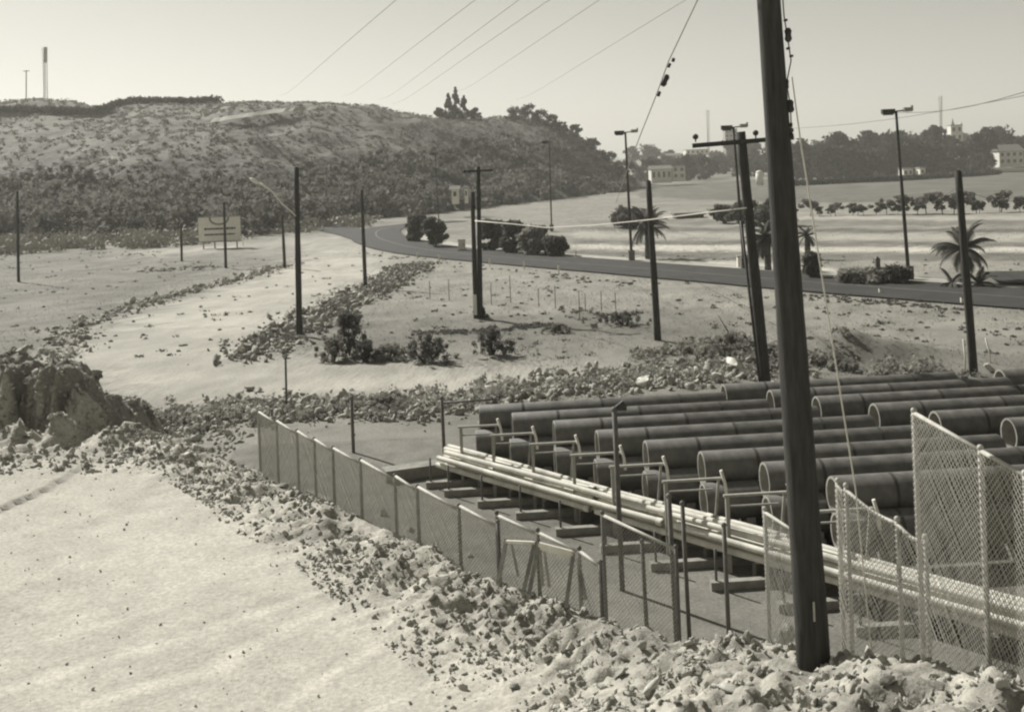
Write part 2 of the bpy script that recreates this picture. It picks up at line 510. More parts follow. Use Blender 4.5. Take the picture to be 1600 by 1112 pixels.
# pale track on the hill
def strip(name, pts, w, m, label, z=0.004, normal_up=True):
    V, Fs = [], []
    for i, p in enumerate(pts):
        t = pts[min(i + 1, len(pts) - 1)] - pts[max(i - 1, 0)]
        n = np.array([-t[1], t[0], 0]); n /= np.linalg.norm(n)
        ww = w[i] if hasattr(w, '__len__') else w
        V += [p + n * ww / 2 + (0, 0, z), p - n * ww / 2 + (0, 0, z)]
    for i in range(len(pts) - 1):
        Fs.append((2 * i, 2 * i + 1, 2 * i + 3, 2 * i + 2))
    o = ob(name, MB().add(V, Fs).mesh(name), m)
    return tag(o, label, kind='structure')
tr = [hill_at(x, y) for x, y in zip(np.linspace(335, 500, 24), np.interp(np.linspace(335, 500, 24), [335, 400, 450, 500], [196, 186, 179, 175]))]
tr = [p + (0, -0.4, 1.1) for p in tr]
V, Fs = [], []
for p in tr:
    V += [p + (0, 2.2, 0.75), p - (0, 2.2, 0.55)]
for i in range(len(tr) - 1):
    Fs.append((2 * i, 2 * i + 1, 2 * i + 3, 2 * i + 2))
tag(ob('hill_track', MB().add(V, Fs).mesh('hill_track'), mat('track_dirt', 0.36, 0.95, 0.5, 0.2)), 'pale dirt track cut across the hill', kind='structure')

# ------------------------------------------------------------------ roads
def offset(path, o):
    out = []
    for i, p in enumerate(path):
        t = path[min(i + 1, len(path) - 1)] - path[max(i - 1, 0)]
        n = np.array([-t[1], t[0], 0]); n /= np.linalg.norm(n)
        out.append(p + n * o)
    return out
def raise_ribbon(name, path, w, m, label, z):
    return strip(name, path, w, m, label, z)
raise_ribbon('road_shoulder', offset(HW, -4.9), 2.2, M_SAND, 'pale sandy shoulder along the highway', -0.05)
raise_ribbon('side_road', SIDE, 6.0, M_ROAD, 'asphalt side road forking off towards the billboard', 0.0)
raise_ribbon('highway', HW, [7.4 - 2.0 * max(0, i / len(HW) - .55) / .45 + 0.5 * float(vnoise(np.array(i * .9), np.array(2.5))) for i in range(len(HW))], M_ROAD, 'two lane asphalt highway curving away round the hill', 0.006)
strip('lane_marking', offset(HW, 0.0), 0.16, M_LINE, 'faded centre line on the highway', 0.012)
strip('edge_marking', offset(HW, -3.9), 0.14, M_LINE, 'faded edge line on the highway', 0.012)
lot = [W(a, b, 0.24) for a, b in [(1535, 424), (1800, 420), (1800, 446), (1560, 441)]]
tag(ob('parking_lot', MB().add(lot, [(0, 3, 2, 1)]).mesh('parking_lot'), M_ROAD), 'dark asphalt lot beside the palm', kind='structure')

# ================================================================== FOLIAGE AND RUBBLE GENERATORS
def leaves(C, R, per, size, seed=0, flat=0.7, aniso=(1, 1, 1), shell=0.45):
    """C: n,3 clump centres, R: n radii -> triangles of leaf size"""
    r = np.random.default_rng(seed)
    C = np.repeat(np.asarray(C, float), per, 0); R = np.repeat(np.asarray(R, float), per)
    n = len(C)
    d = r.normal(size=(n, 3)); d /= np.linalg.norm(d, axis=1)[:, None]
    rad = R * (shell + (1 - shell) * r.random(n)) * (0.8 + 0.4 * r.random(n))
    P = C + d * rad[:, None] * np.array([1, 1, flat]) * np.array(aniso)
    sz = size * (0.5 + r.random(n)) if not hasattr(size, '__len__') else np.repeat(size, per) * (0.5 + r.random(n))
    a = r.normal(size=(n, 3)); b = r.normal(size=(n, 3))
    a /= np.linalg.norm(a, axis=1)[:, None]
    b -= (a * b).sum(1)[:, None] * a; b /= np.linalg.norm(b, axis=1)[:, None]
    V = np.stack([P + a * sz[:, None], P - 0.5 * a * sz[:, None] + 0.8 * b * sz[:, None], P - 0.6 * a * sz[:, None] - 0.7 * b * sz[:, None]], 1).reshape(-1, 3)
    return V, np.arange(3 * n).reshape(-1, 3)
def crown(h, w, seed, nc=26, per=60, size=0.16, low=0.25):
    r = np.random.default_rng(seed)
    C, R = [], []
    for i in range(nc):
        zz = low + (1 - low) * r.random() ** 0.8
        ww = w / 2 * math.sqrt(max(0.05, 1 - ((zz - 0.5 - low / 2) / (0.55)) ** 2)) * (0.35 + 0.65 * r.random())
        a = r.random() * 6.283
        C.append((math.cos(a) * ww, math.sin(a) * ww, zz * h)); R.append(w * (0.12 + 0.12 * r.random()))
    return leaves(C, R, per, size, seed)
def join(parts):
    Vs, Fs, o = [], [], 0
    for V, Fc in parts:
        Vs.append(V); Fs.append(Fc + o); o += len(V)
    return np.concatenate(Vs), np.concatenate(Fs)
import itertools
def ico(sub):
    p = (1 + 5 ** 0.5) / 2
    V = [(-1, p, 0), (1, p, 0), (-1, -p, 0), (1, -p, 0), (0, -1, p), (0, 1, p), (0, -1, -p), (0, 1, -p), (p, 0, -1), (p, 0, 1), (-p, 0, -1), (-p, 0, 1)]
    V = [np.array(v, float) / np.linalg.norm(v) for v in V]
    Fc = [(0, 11, 5), (0, 5, 1), (0, 1, 7), (0, 7, 10), (0, 10, 11), (1, 5, 9), (5, 11, 4), (11, 10, 2), (10, 7, 6), (7, 1, 8), (3, 9, 4), (3, 4, 2), (3, 2, 6), (3, 6, 8), (3, 8, 9), (4, 9, 5), (2, 4, 11), (6, 2, 10), (8, 6, 7), (9, 8, 1)]
    for _ in range(sub):
        cache, NF = {}, []
        def mid(a, b):
            k = (min(a, b), max(a, b))
            if k not in cache:
                m = V[a] + V[b]; V.append(m / np.linalg.norm(m)); cache[k] = len(V) - 1
            return cache[k]
        for a, b, c in Fc:
            x, y, z = mid(a, b), mid(b, c), mid(c, a)
            NF += [(a, x, z), (b, y, x), (c, z, y), (x, y, z)]
        Fc = NF
    return np.array(V), np.array(Fc)
ICO0, ICO1 = ico(0), ico(1)
def rockmesh(seed, base=ICO1, rough=0.3):
    r = np.random.default_rng(seed)
    V = base[0].copy()
    for _ in range(10):                                    # chop facets off
        n = r.normal(size=3); n /= np.linalg.norm(n)
        c = 0.2 + 0.35 * r.random()
        d = V @ n
        V = V - np.outer(np.maximum(d - c, 0), n) * 0.95
    V = V * (1 + 0.45 * (r.random(len(V))[:, None] - 0.5))
    return V * np.array([1, 0.6 + 0.5 * r.random(), 0.5 + 0.4 * r.random()]), base[1]
def scatter_rocks(P, S, base=ICO0, seed=1, sink=0.25):
    r = np.random.default_rng(seed)
    vars_ = [rockmesh(seed * 31 + k, base) for k in range(12)]
    Vs, Fs, o = [], [], 0
    which = r.integers(0, 12, len(P))
    for k in range(12):
        sel = np.where(which == k)[0]
        if not len(sel): continue
        V0, F0 = vars_[k]
        q = r.normal(size=(len(sel), 4)); q /= np.linalg.norm(q, axis=1)[:, None]
        w, x, y, z = q.T
        Rm = np.stack([np.stack([1 - 2 * (y * y + z * z), 2 * (x * y - w * z), 2 * (x * z + w * y)], -1),
                       np.stack([2 * (x * y + w * z), 1 - 2 * (x * x + z * z), 2 * (y * z - w * x)], -1),
                       np.stack([2 * (x * z - w * y), 2 * (y * z + w * x), 1 - 2 * (x * x + y * y)], -1)], 1)
        VV = np.einsum('nij,vj->nvi', Rm, V0) * S[sel][:, None, None] + P[sel][:, None, :] + np.array([0, 0, 1]) * (S[sel] * sink)[:, None, None]
        FF = (F0[None] + (np.arange(len(sel)) * len(V0))[:, None, None]).reshape(-1, 3)
        Vs.append(VV.reshape(-1, 3)); Fs.append(FF + o); o += len(sel) * len(V0)
    return np.concatenate(Vs), np.concatenate(Fs)

# ------------------------------------------------------------------ rubble of the berm
def on_ground(x, y):
    return np.stack([x, y, height(x, y)], -1)
def along_crest(n, lo, hi, seed):
    r = np.random.default_rng(seed)
    seg = CREST[3:18]
    L = np.hypot(*(seg[1:, :2] - seg[:-1, :2]).T)
    c = np.concatenate([[0], np.cumsum(L)])
    u = r.random(n) * c[-1]
    X = np.interp(u, c, seg[:, 0]); Y = np.interp(u, c, seg[:, 1])
    i = np.clip(np.searchsorted(c, u) - 1, 0, len(L) - 1)
    tx, ty = (seg[i + 1, 0] - seg[i, 0]) / L[i], (seg[i + 1, 1] - seg[i, 1]) / L[i]
    o = (lo + (hi - lo) * r.random(n)) * np.interp(X, [-7, -1, 2], [0.55, 0.75, 1.15])
    return X - ty * o, Y + tx * o
r = np.random.default_rng(5)
px_, py_ = along_crest(30000, -2.7, 0.9, 5)
keep = fbm(px_ / 0.9, py_ / 0.9, 4) > -0.02 + 0.12 * r.normal(size=30000) - 0.05 * (px_ > 1.5)
px_, py_ = px_[keep], py_[keep]
sz = 0.010 + 0.080 * r.random(len(px_)) ** 4.5
big = sz > 0.04
V, Fc = join([scatter_rocks(on_ground(px_[~big], py_[~big]), sz[~big], ICO0, 5, 0.1), scatter_rocks(on_ground(px_[big], py_[big]), sz[big], ICO1, 8, 0.15)])
tag(ob('clod_rubble', mesh_np('clod_rubble', V, Fc), M_CLOD), 'loose dirt clods strewn along the pale berm', 'rubble', kind='stuff')
x2 = r.uniform(-13, 5, 2500); y2 = r.uniform(10, 30, 2500)
s2, _ = crest_info(x2, y2)
k2 = s2 < -1.2
V, Fc = scatter_rocks(on_ground(x2[k2], y2[k2]), 0.01 + 0.05 * r.random(k2.sum()) ** 4, ICO0, 6)
tag(ob('pebble_scatter', mesh_np('pebble_scatter', V, Fc), M_CLOD), 'small pebbles lying on the graded dirt fill', 'pebbles', kind='stuff')

pm_, qm_ = along_crest(1000, -2.4, 0.7, 9)
V, Fc = scatter_rocks(on_ground(pm_, qm_), (0.035 + 0.13 * r.random(1000) ** 3.2) * np.where(pm_ > 0, 1.0, 0.8), ICO1, 9, 0.05)
tag(ob('clod_rubble', mesh_np('clod_rubble', V, Fc), M_CLOD), 'fist sized lumps half sunk in the berm', 'rubble', kind='stuff')
mx_, my_ = r.uniform(-19, -8.5, 2600), r.uniform(27.5, 35, 2600)
V, Fc = scatter_rocks(on_ground(mx_, my_), 0.03 + 0.17 * r.random(2600) ** 3, ICO1, 10, 0.05)
tag(ob('talus_rubble', mesh_np('talus_rubble', V, Fc), M_CLOD), 'fallen lumps at the foot of the cut spoil mound', 'rubble', kind='stuff')
mx_, my_ = r.uniform(-19, -10.2, 900), r.uniform(31.2, 34.2, 900)
fx = np.repeat(r.uniform(-19, -10.3, 700), 1)
fyg = np.linspace(30.0, 34.5, 120)
FP = []
for x_ in fx:
    hh = height(np.full(120, x_), fyg)
    i_ = int(np.argmax(np.diff(hh)))
    lo_, hi_ = max(0, i_ - 14), min(119, i_ + 14)
    zt_ = hh[lo_] + (hh[hi_] - hh[lo_]) * r.random()
    j_ = lo_ + int(np.argmax(hh[lo_:hi_ + 1] >= zt_))
    FP.append((x_, fyg[j_] - 0.02, zt_))
P_ = np.concatenate([on_ground(mx_, my_) - (0, 0, .05), np.array(FP)])
V, Fc = scatter_rocks(P_, np.concatenate([0.04 + 0.14 * r.random(900) ** 3, 0.04 + 0.16 * r.random(700) ** 3]), ICO1, 14, 0.0)
tag(ob('earth_lumps', mesh_np('earth_lumps', V, Fc), M_DROCK), 'rough broken earth on the cut face of the spoil mound', 'rubble', kind='stuff')
# single rocks on the berm
ROCKV = [mesh_np('clod', *rockmesh(100 + k), False) for k in range(8)]
def rock(px, py, wpx, m, label, group=None, k=None, sq=(1, 1, 1), name='dirt_clod', rz=None, lift=0.2):
    g = G(px, py)
    s = wpx / 2 * g[1] / F
    k = random.randrange(8) if k is None else k
    me = ROCKV[k].copy()
    o = ob(name, me, m)
    o.location = (g[0], g[1], g[2] + s * lift)
    o.scale = (s * sq[0], s * sq[1], s * sq[2])
    o.rotation_euler = (random.uniform(-.3, .3), random.uniform(-.3, .3), random.uniform(0, 6.28) if rz is None else rz)
    return tag(o, label, 'rock' if 'rock' in name else 'clod', group)
rock(600, 806, 30, M_ROCK, 'pointed pale rock standing up on the berm against the chain link fence', k=2, sq=(0.8, 0.7, 1.5), name='pointed_rock', rz=0.4)
rock(1012, 1082, 62, M_ROCK, 'long pale slab of rock tilted among the clods', k=1, sq=(1.15, 0.5, 0.55), name='rock_slab', rz=0.9)
rock(1145, 1082, 56, M_ROCK, 'large pale angular rock sitting on the rubble below the big pole', k=3, sq=(1.0, 0.8, 0.8), name='angular_rock', rz=2.6)
rock(955, 972, 36, M_CLOD, 'squarish pale clod at the foot of the bare fence posts', k=4, sq=(1, 0.9, 0.9), rz=0.2)
rock(1222, 1005, 62, M_DROCK, 'big dark block of earth leaning against the foot of the big pole', k=5, sq=(0.8, 0.7, 1.15), name='earth_block', rz=0.7)
rock(1310, 680, 4, M_CLOD, 'tiny clod at the yard edge under the steel pipes', k=0)
rock(310, 702, 34, M_ROCK, 'round pale boulder beside the spoil mound gap', k=6, sq=(1, 1, 0.9), name='boulder_rock', rz=0.2)
rock(290, 715, 30, M_ROCK, 'lumpy pale boulder on the berm end near the spoil mound', k=7, sq=(1, 1, 0.9), name='boulder_rock')
rock(1390, 1065, 70, M_DROCK, 'dark rounded clod under the wavy chain link panel', k=6, sq=(1, 0.8, 0.6), rz=0.5)
rock(35, 552, 40, M_DROCK, 'dark boulder with a pale side on top of the spoil mound', k=3, sq=(0.9, 0.9, 0.9), name='boulder_rock', rz=1)
clod_px = [(440, 762), (465, 775), (520, 800), (548, 812), (565, 806), (640, 828), (655, 842), (705, 885), (735, 870), (690, 972), (715, 890), (800, 925), (830, 930), (860, 945),
           (985, 985), (1000, 1000), (1020, 1010), (905, 1010), (930, 1000), (880, 1020), (850, 1010), (925, 1040), (960, 1035), (905, 1070), (855, 1085), (800, 1075), (775, 1065), (1060, 1025), (1085, 1015),
           (1105, 1045), (1065, 1060), (1170, 1045), (1130, 1010), (1190, 1070), (1230, 1060), (1250, 1085), (1290, 1075), (1330, 1060), (1345, 1090), (1300, 1100), (1210, 1100), (1100, 1100), (1060, 1098),
           (1430, 1090), (1480, 1085), (1530, 1092), (1570, 1085), (960, 1095), (620, 840), (590, 850), (545, 830), (500, 815), (660, 900), (700, 920), (740, 940), (780, 960), (820, 985), (760, 995), (680, 935), (630, 880)]
for a, b in clod_px:
    rock(a, b, random.uniform(12, 30), M_CLOD, 'rough pale dirt clod lying on the rubble berm', 'dirt clods on the rubble berm')

# rubble and brush belts on the plain
def belt(pts, n, width, smin, smax, seed, pw=2.5):
    r = np.random.default_rng(seed)
    P = np.array([G(a, b) for a, b in pts])
    L = np.hypot(*(P[1:, :2] - P[:-1, :2]).T); c = np.concatenate([[0], np.cumsum(L)])
    u = r.random(n) * c[-1]
    X = np.interp(u, c, P[:, 0]); Y = np.interp(u, c, P[:, 1])
    w = width
    X = X + r.normal(size=n) * w * 0.5; Y = Y + r.normal(size=n) * w * 0.5
    return on_ground(X, Y), smin + (smax - smin) * r.random(n) ** pw, r
BELTS = [('left', [(20, 548), (110, 515), (210, 480), (300, 455), (380, 435), (445, 415)], 1100, 1.5, 0.06, 0.38, 11),
         ('mid', [(385, 560), (440, 530), (500, 490), (560, 465), (610, 440), (655, 412)], 1700, 2.0, 0.07, 0.42, 12),
         ('back', [(230, 640), (330, 645), (430, 640), (560, 640), (690, 635), (800, 612), (920, 600), (1040, 590), (1180, 580)], 3800, 2.3, 0.05, 0.30, 13)]
for nm, pts, n, w, a, b, sd in BELTS:
    P, S, rr = belt(pts, n, w, a, b, sd)
    V, Fc = scatter_rocks(P, S, ICO1, sd)
    tag(ob('rubble_bank', mesh_np('rubble_bank', V, Fc), M_CLOD if nm != 'mid' else M_DROCK), {'left': 'low ragged bank of stones along the field edge of the dirt track', 'mid': 'dark bank of rubble beside the leaning row of poles', 'back': 'belt of broken rubble behind the pipe yard fence'}[nm], 'rubble', kind='stuff')
    nb = {'left': 60, 'mid': 240, 'back': 420}[nm]
    P, S, rr = belt(pts, nb, w * 0.9, 0.15, 0.6, sd + 50, 1.6)
    V, Fc = leaves(P + (0, 0, 0.1), S, 34, 0.075, sd)
    tag(ob('brush_growth', mesh_np('brush_growth', V, Fc), M_LEAF2 if nm != 'mid' else mat('bank_weeds', 0.15, 0.85, 0.8, 0.4, trans=0.4)), {'left': 'sparse weeds among the stones left of the dirt track', 'mid': 'dark weeds grown over the rubble bank by the poles', 'back': 'weeds and brush tangled in the rubble behind the yard'}[nm], 'brush', kind='stuff')
# darker brush on the right of the back belt
P, S, rr = belt([(1030, 560), (1120, 545), (1180, 555), (1300, 570), (1420, 590), (1500, 590)], 130, 1.6, 0.15, 0.6, 71, 1.3)
V, Fc = leaves(P + (0, 0, 0.2), S, 50, 0.085, 71)
tag(ob('brush_growth', mesh_np('brush_growth', V, Fc), M_LEAF2), 'brush growing on the heap beyond the far pipe ends', 'brush', kind='stuff')
for a, b, w, lab in [(1010, 604, 40, 'pale boulder in the rubble just beyond the back pipe row'), (1150, 584, 46, 'jagged pale boulder behind the end of the back pipe row'), (1118, 596, 34, 'flat pale boulder beside the far pipe row end'), (770, 616, 26, 'small pale boulder by the low rail behind the yard'), (370, 555, 28, 'pale wedge shaped boulder at the near end of the dark rubble bank'), (1549, 583, 22, 'bright pale boulder at the end of the far right pipe')]:
    rock(a, b, w, mat('bright_rock', 0.62, 0.9, 4, 0.15, 0.012, 18), lab, name='boulder_rock', lift=0.6)

# dry grass on the plain
r = np.random.default_rng(21)
n = 60000
gy = 36 + 90 * r.random(n) ** 1.3; gx = (r.random(n) - 0.5) * 1.05 * gy
pxg, pyg = proj(gx, gy, np.zeros(n))
ok = fbm(gx / 5, gy / 5) > -0.1
for q in ([(60, 560), (230, 490), (440, 415), (560, 372), (640, 405), (480, 490), (380, 560), (950, 575), (940, 600), (250, 640)], [(560, 360), (760, 385), (1000, 405), (1700, 440), (1700, 490), (1000, 440), (760, 415), (560, 385)]):
    ok &= ~inpoly(pxg, pyg, q)
gx, gy = gx[ok], gy[ok]
n = len(gx)
P = on_ground(gx, gy)
hgt = 0.03 + 0.09 * r.random(n) ** 2
an = r.random(n) * 6.283
wd = 0.012 + 0.03 * r.random(n)
dx = np.stack([np.cos(an) * wd, np.sin(an) * wd, 0 * an], -1)
tip = np.stack([0.1 * r.normal(size=n), 0.1 * r.normal(size=n), hgt], -1)
V = np.stack([P - dx, P + dx, P + tip], 1).reshape(-1, 3)
tag(ob('dry_grass', mesh_np('dry_grass', V, np.arange(3 * n).reshape(-1, 3)), M_GRASS), 'dry grass tufts over the plain', 'grass', kind='stuff')

# low weeds dotted over the plain and along the old ditch
wx, wy = [], []
for i in range(700):
    a_, b_ = W(r.uniform(-50, 1650), r.uniform(400, 560))[:2]
    wx.append(a_); wy.append(b_)
for (x0, y0, x1, y1, k_) in ((640, 523, 870, 508, 160), (215, 424, 335, 417, 90), (-20, 400, 260, 395, 60), (940, 495, 1010, 505, 40), (780, 470, 960, 492, 40), (560, 395, 1000, 447, 90), (1230, 462, 1600, 492, 120), (1300, 520, 1600, 560, 60)):
    for i in range(k_):
        t_ = r.random()
        a_, b_ = W(x0 + (x1 - x0) * t_, y0 + (y1 - y0) * t_ + r.normal() * 2.5)[:2]
        wx.append(a_); wy.append(b_)
wx, wy = np.array(wx), np.array(wy)
ppx, ppy = proj(wx, wy, np.zeros(len(wx)))
okw = ~inpoly(ppx, ppy, [(540, 356), (760, 386), (1000, 406), (1700, 442), (1700, 492), (1000, 436), (740, 410), (560, 384)]) & (fbm(wx / 6, wy / 6) > -0.12)
wx, wy = wx[okw], wy[okw]
V, Fc = leaves(on_ground(wx, wy) + (0, 0, 0.03), 0.10 + 0.38 * r.random(len(wx)) ** 2, 26, 0.06, 77, 0.35, shell=0.0)
tag(ob('ground_weeds', mesh_np('ground_weeds', V, Fc), mat('weed_leaf', 0.13, 0.85, 0.8, 0.4, trans=0.35)), 'low dark weeds dotted over the dry plain and ditch', 'weeds', kind='stuff')

# ------------------------------------------------------------------ shrubs
def shrub(px, py, hpx, wpx, seed, label, m=mat('shrub_leaf', 0.13, 0.8, 0.6, 0.4, trans=0.4), name='shrub', per=85, group=None, cat='shrub'):
    g = G(px, py)
    s = g[1] / F
    h, w = 1.0 * hpx * s, 0.95 * wpx * s
    root = thing(name, g, label, cat, group)
    rs = np.random.default_rng(seed)
    nc = 70
    zf = rs.random(nc) ** 0.8
    prof = 0.30 * (1.15 - zf) + 0.07
    C_ = np.stack([rs.normal(size=nc) * w * prof, rs.normal(size=nc) * w * prof, 0.04 * h + zf * h * 0.9], -1)
    V, Fc = leaves(C_, 0.05 * w + 0.13 * h * rs.random(nc), per, 0.028 + 0.012 * h, seed, 1.1, shell=0.0)
    ob('foliage', mesh_np('foliage', V, Fc), m, root)
    mb = MB()
    rr = random.Random(seed)
    for _ in range(16):
        a = rr.random() * 6.28; qz = rr.uniform(.6, 1.12); qr = rr.uniform(.1, .5)
        mb.tube([(0, 0, -0.05), (math.cos(a) * w * qr * .4, math.sin(a) * w * qr * .4, h * qz * .5), (math.cos(a) * w * qr, math.sin(a) * w * qr, h * qz)], [0.025, 0.014, 0.005], 5)
    ob('stem', mb.mesh('stem'), M_BARK, root)
    return root
shrub(546, 556, 72, 46, 301, 'tallest dark shrub beside the near end of the rubble bank')
shrub(572, 566, 34, 38, 302, 'small rounded dark shrub just right of the tallest shrub')
shrub(522, 566, 40, 44, 303, 'loose greyish shrub just left of the tallest shrub', M_LEAF2)
shrub(667, 566, 44, 62, 304, 'cone shaped dark shrub midway between two rounded shrubs')
shrub(770, 555, 42, 54, 305, 'fuzzy dark shrub in front of the twin poles')
shrub(610, 562, 24, 60, 306, 'low weedy shrub between the rounded and cone shaped shrubs', M_LEAF2)
shrub(972, 508, 20, 64, 307, 'low spreading dark bush in the grass left of the leaning pole')
shrub(755, 497, 16, 12, 308, 'tiny dark bush at the foot of the twin poles')
shrub(1145, 556, 34, 90, 309, 'wide bushy thicket behind the crossarm pole', M_LEAF2, per=160)
shrub(600, 640, 22, 60, 310, 'weedy clump behind the long chain link fence', M_LEAF2)
shrub(870, 520, 14, 40, 311, 'dry weed clump in the grass between two poles', M_LEAF2)
# bare branch in the thicket
b0 = G(1150, 545); b1 = PD(1122, 492, b0[1])
solo('bare_branch', MB().tube([b0, (b0 + b1) / 2 + (0.05, 0, 0), b1], [0.05, 0.035, 0.012], 6), M_BARK, b0, 'bare stick poking up out of the wide thicket', 'branch')
# hill foot brown scrub belt and woods
r = np.random.default_rng(33)
C, R = [], []
for i in range(1250):
    px = r.uniform(-320, 985)
    tmax = np.interp(px, [450, 560, 700, 850], [0.30, 0.36, 0.52, 0.7])
    t = tmax * r.random() ** 1.15
    x, d, z = hillpt(px, t)
    hgt = r.uniform(1.6, 4.2) * (1.25 if t < 0.2 else 0.85) * (1 - 0.45 * (px > 880))
    for k in range(5):
        C.append((x + r.normal() * hgt * .32, d + r.normal() * hgt * .32, z + hgt * r.uniform(.15, .95))); R.append(hgt * r.uniform(.22, .42))
V, Fc = leaves(C, R, 34, 0.42, 33, 1.0, shell=0.1)
tag(ob('hillside_woods', mesh_np('hillside_woods', V, Fc), M_WOOD_FAR), 'dark woods covering the lower slope of the hill', 'woods', kind='stuff')
C, R = [], []
for i in range(3600):
    px = r.uniform(-320, 990); t = r.uniform(0.3, 1.03)
    x, d, z = hillpt(px, t)
    hgt = r.uniform(0.3, 1.3) * (1.3 if px > 620 else 1.0)
    C.append((x, d, z + hgt * 0.3)); R.append(hgt)
V, Fc = leaves(C, R, 18, 0.27, 34, 0.38, (1.5, 1, 1), shell=0.0)
tag(ob('hillside_scrub', mesh_np('hillside_scrub', V, Fc), M_SCRUB), 'low scrub dotted over the upper hill', 'scrub', kind='stuff')
# scrub at the foot of the hill, brownish, left
C, R = [], []
for i in range(330):
    px = r.uniform(-200, 590)
    by = np.interp(px, [-200, 0, 250, 400, 590], [402, 398, 388, 372, 354]) - r.uniform(0, 22)
    g = W(px, by)
    hgt = r.uniform(1.0, 2.3)
    C.append((g[0], g[1], hgt * 0.4)); R.append(hgt * 0.8)
V, Fc = leaves(C, R, 60, 0.3, 35, 0.8, (1.5, 1, 1))
tag(ob('brown_scrub', mesh_np('brown_scrub', V, Fc), mat('brown_scrub', 0.34, 0.9, 0.3, 0.3)), 'brownish scrub belt at the foot of the hill', 'scrub', kind='stuff')
# dark brush line along the hill crest
C, R = [], []
for px, py in zip(np.linspace(-60, 345, 250), np.interp(np.linspace(-60, 345, 250), [-60, 0, 142, 165, 185, 215, 345], [170, 172, 176, 172, 164, 159, 157])):
    p = hill_at(px, py + 3)
    C.append(p + (r.normal() * .5, 0, 0.9)); R.append(r.uniform(0.9, 1.6))
V, Fc = leaves(C, R, 40, 0.4, 36, 0.8)
tag(ob('crest_hedge', mesh_np('crest_hedge', V, Fc), M_FARLEAF), 'dark line of brush along the bare hill crest', 'hedge')

# ------------------------------------------------------------------ trees
def tree_proto(name, h, w, seed, label, cat='tree', m=M_FARLEAF, nc=30, per=42, size=0.4, low=0.22, trunk=0.3, group=None):
    root = thing(name, (0, 0, 0), label, cat, group)
    V, Fc = crown(h, w, seed, nc, per, size, low)
    ob('crown', mesh_np('crown', V, Fc), m, root)
    mb = MB().tube([(0, 0, -0.3), (0.05 * w, 0, h * .3), (0, 0, h * .75)], [trunk, trunk * .7, trunk * .3], 7)
    rr = random.Random(seed)
    for k in range(4):
        a = rr.random() * 6.28
        mb.tube([(0, 0, h * (.25 + .08 * k)), (math.cos(a) * w * .3, math.sin(a) * w * .3, h * (.5 + .08 * k))], [trunk * .5, trunk * .15], 5)
    ob('trunk', mb.mesh('trunk'), M_BARK, root)
    return root
def conifer(name, base, h, w, seed, label, group=None):
    root = thing(name, base, label, 'tree', group)
    r = np.random.default_rng(seed)
    C, R = [], []
    for i in range(34):
        z = r.random()
        a = r.random() * 6.28; q = w / 2 * (1 - z) ** 0.8
        C.append((math.cos(a) * q * .7, math.sin(a) * q * .7, z * h)); R.append(0.25 + 0.35 * w * (1 - z) * .5)
    V, Fc = leaves(C, R, 80, 0.36, seed, 1.2, shell=0.1)
    ob('crown', mesh_np('crown', V, Fc), M_FARLEAF, root)
    ob('trunk', MB().tube([(0, 0, -0.5), (0, 0, h * .9)], [0.25, 0.05], 6).mesh('trunk'), M_BARK, root)
    return root
conifer('conifer', hill_at(705, 184), 8.0, 4.2, 401, 'shorter conifer on the left of the spiky trio on the ridge')
conifer('conifer', hill_at(716, 184), 10.5, 4.6, 402, 'tallest spiky conifer on the hill ridge')
conifer('conifer', hill_at(729, 184), 7.6, 4.4, 403, 'conifer on the right of the spiky trio on the ridge')
for k, (px, py, h, w, lab) in enumerate([(690, 184, 3.0, 3.5, 'small bushy tree left of the ridge conifers'), (745, 186, 3.2, 4.5, 'low bushy tree right of the ridge conifers'),
        (808, 190, 4.6, 6.5, 'round dark tree at the left of the ridge clump'), (828, 190, 5.4, 7.0, 'tallest round tree in the ridge clump'), (848, 193, 4.6, 6.0, 'round dark tree at the right of the ridge clump'),
        (866, 200, 4.4, 5.0, 'tree where the ridge starts to fall away'), (882, 207, 3.6, 5.0, 'tree stepping down the end of the ridge'), (901, 214, 3.8, 4.5, 'dark tree halfway down the end of the ridge'), (925, 232, 3.0, 6.0, 'bushy tree low on the end of the ridge'), (950, 253, 3.5, 7.0, 'broad tree near the foot of the ridge end'), (972, 275, 4.5, 8.0, 'last broad tree at the foot of the hill')]):
    t = tree_proto('ridge_tree', h, w, 410 + k, lab, nc=24, per=40, size=0.33, low=0.05, trunk=0.2)
    p = hill_at(px, py); t.location = tuple(p)
# roadside dark trees
def road_tree(px, py, hpx, wpx, seed, lab, m=M_LEAF):
    g = W(px, py, 0.1); s = g[1] / F
    t = tree_proto('roadside_tree', hpx * s, wpx * s, seed, lab, nc=34, per=70, size=0.26, low=0.08, trunk=0.15, m=m)
    t.location = tuple(g)
road_tree(655, 376, 38, 40, 431, 'dense dark tree at the inside of the highway bend')
road_tree(680, 385, 42, 36, 432, 'dark tree next to the one at the highway bend')
road_tree(772, 390, 42, 46, 433, 'dark bushy tree beyond the highway behind the twin poles')
road_tree(805, 394, 44, 44, 434, 'dark bushy tree second from the twin poles beyond the highway')
road_tree(838, 397, 40, 46, 435, 'rounded tree beyond the highway with lower bush on its right', M_LEAF2)
road_tree(868, 399, 26, 36, 436, 'low dark bush ending the roadside clump')
road_tree(990, 355, 26, 60, 437, 'bushy tree behind the lamp pole at the field edge')
road_tree(1130, 348, 24, 30, 438, 'small dark tree right of the white huts', M_LEAF)
road_tree(1165, 352, 34, 50, 439, 'dark tree behind the crossarm pole', M_LEAF)
road_tree(1215, 352, 36, 60, 440, 'dark tree behind the big near pole', M_LEAF)
road_tree(1270, 433, 34, 20, 441, 'narrow dark bush at the highway edge right of the big pole')
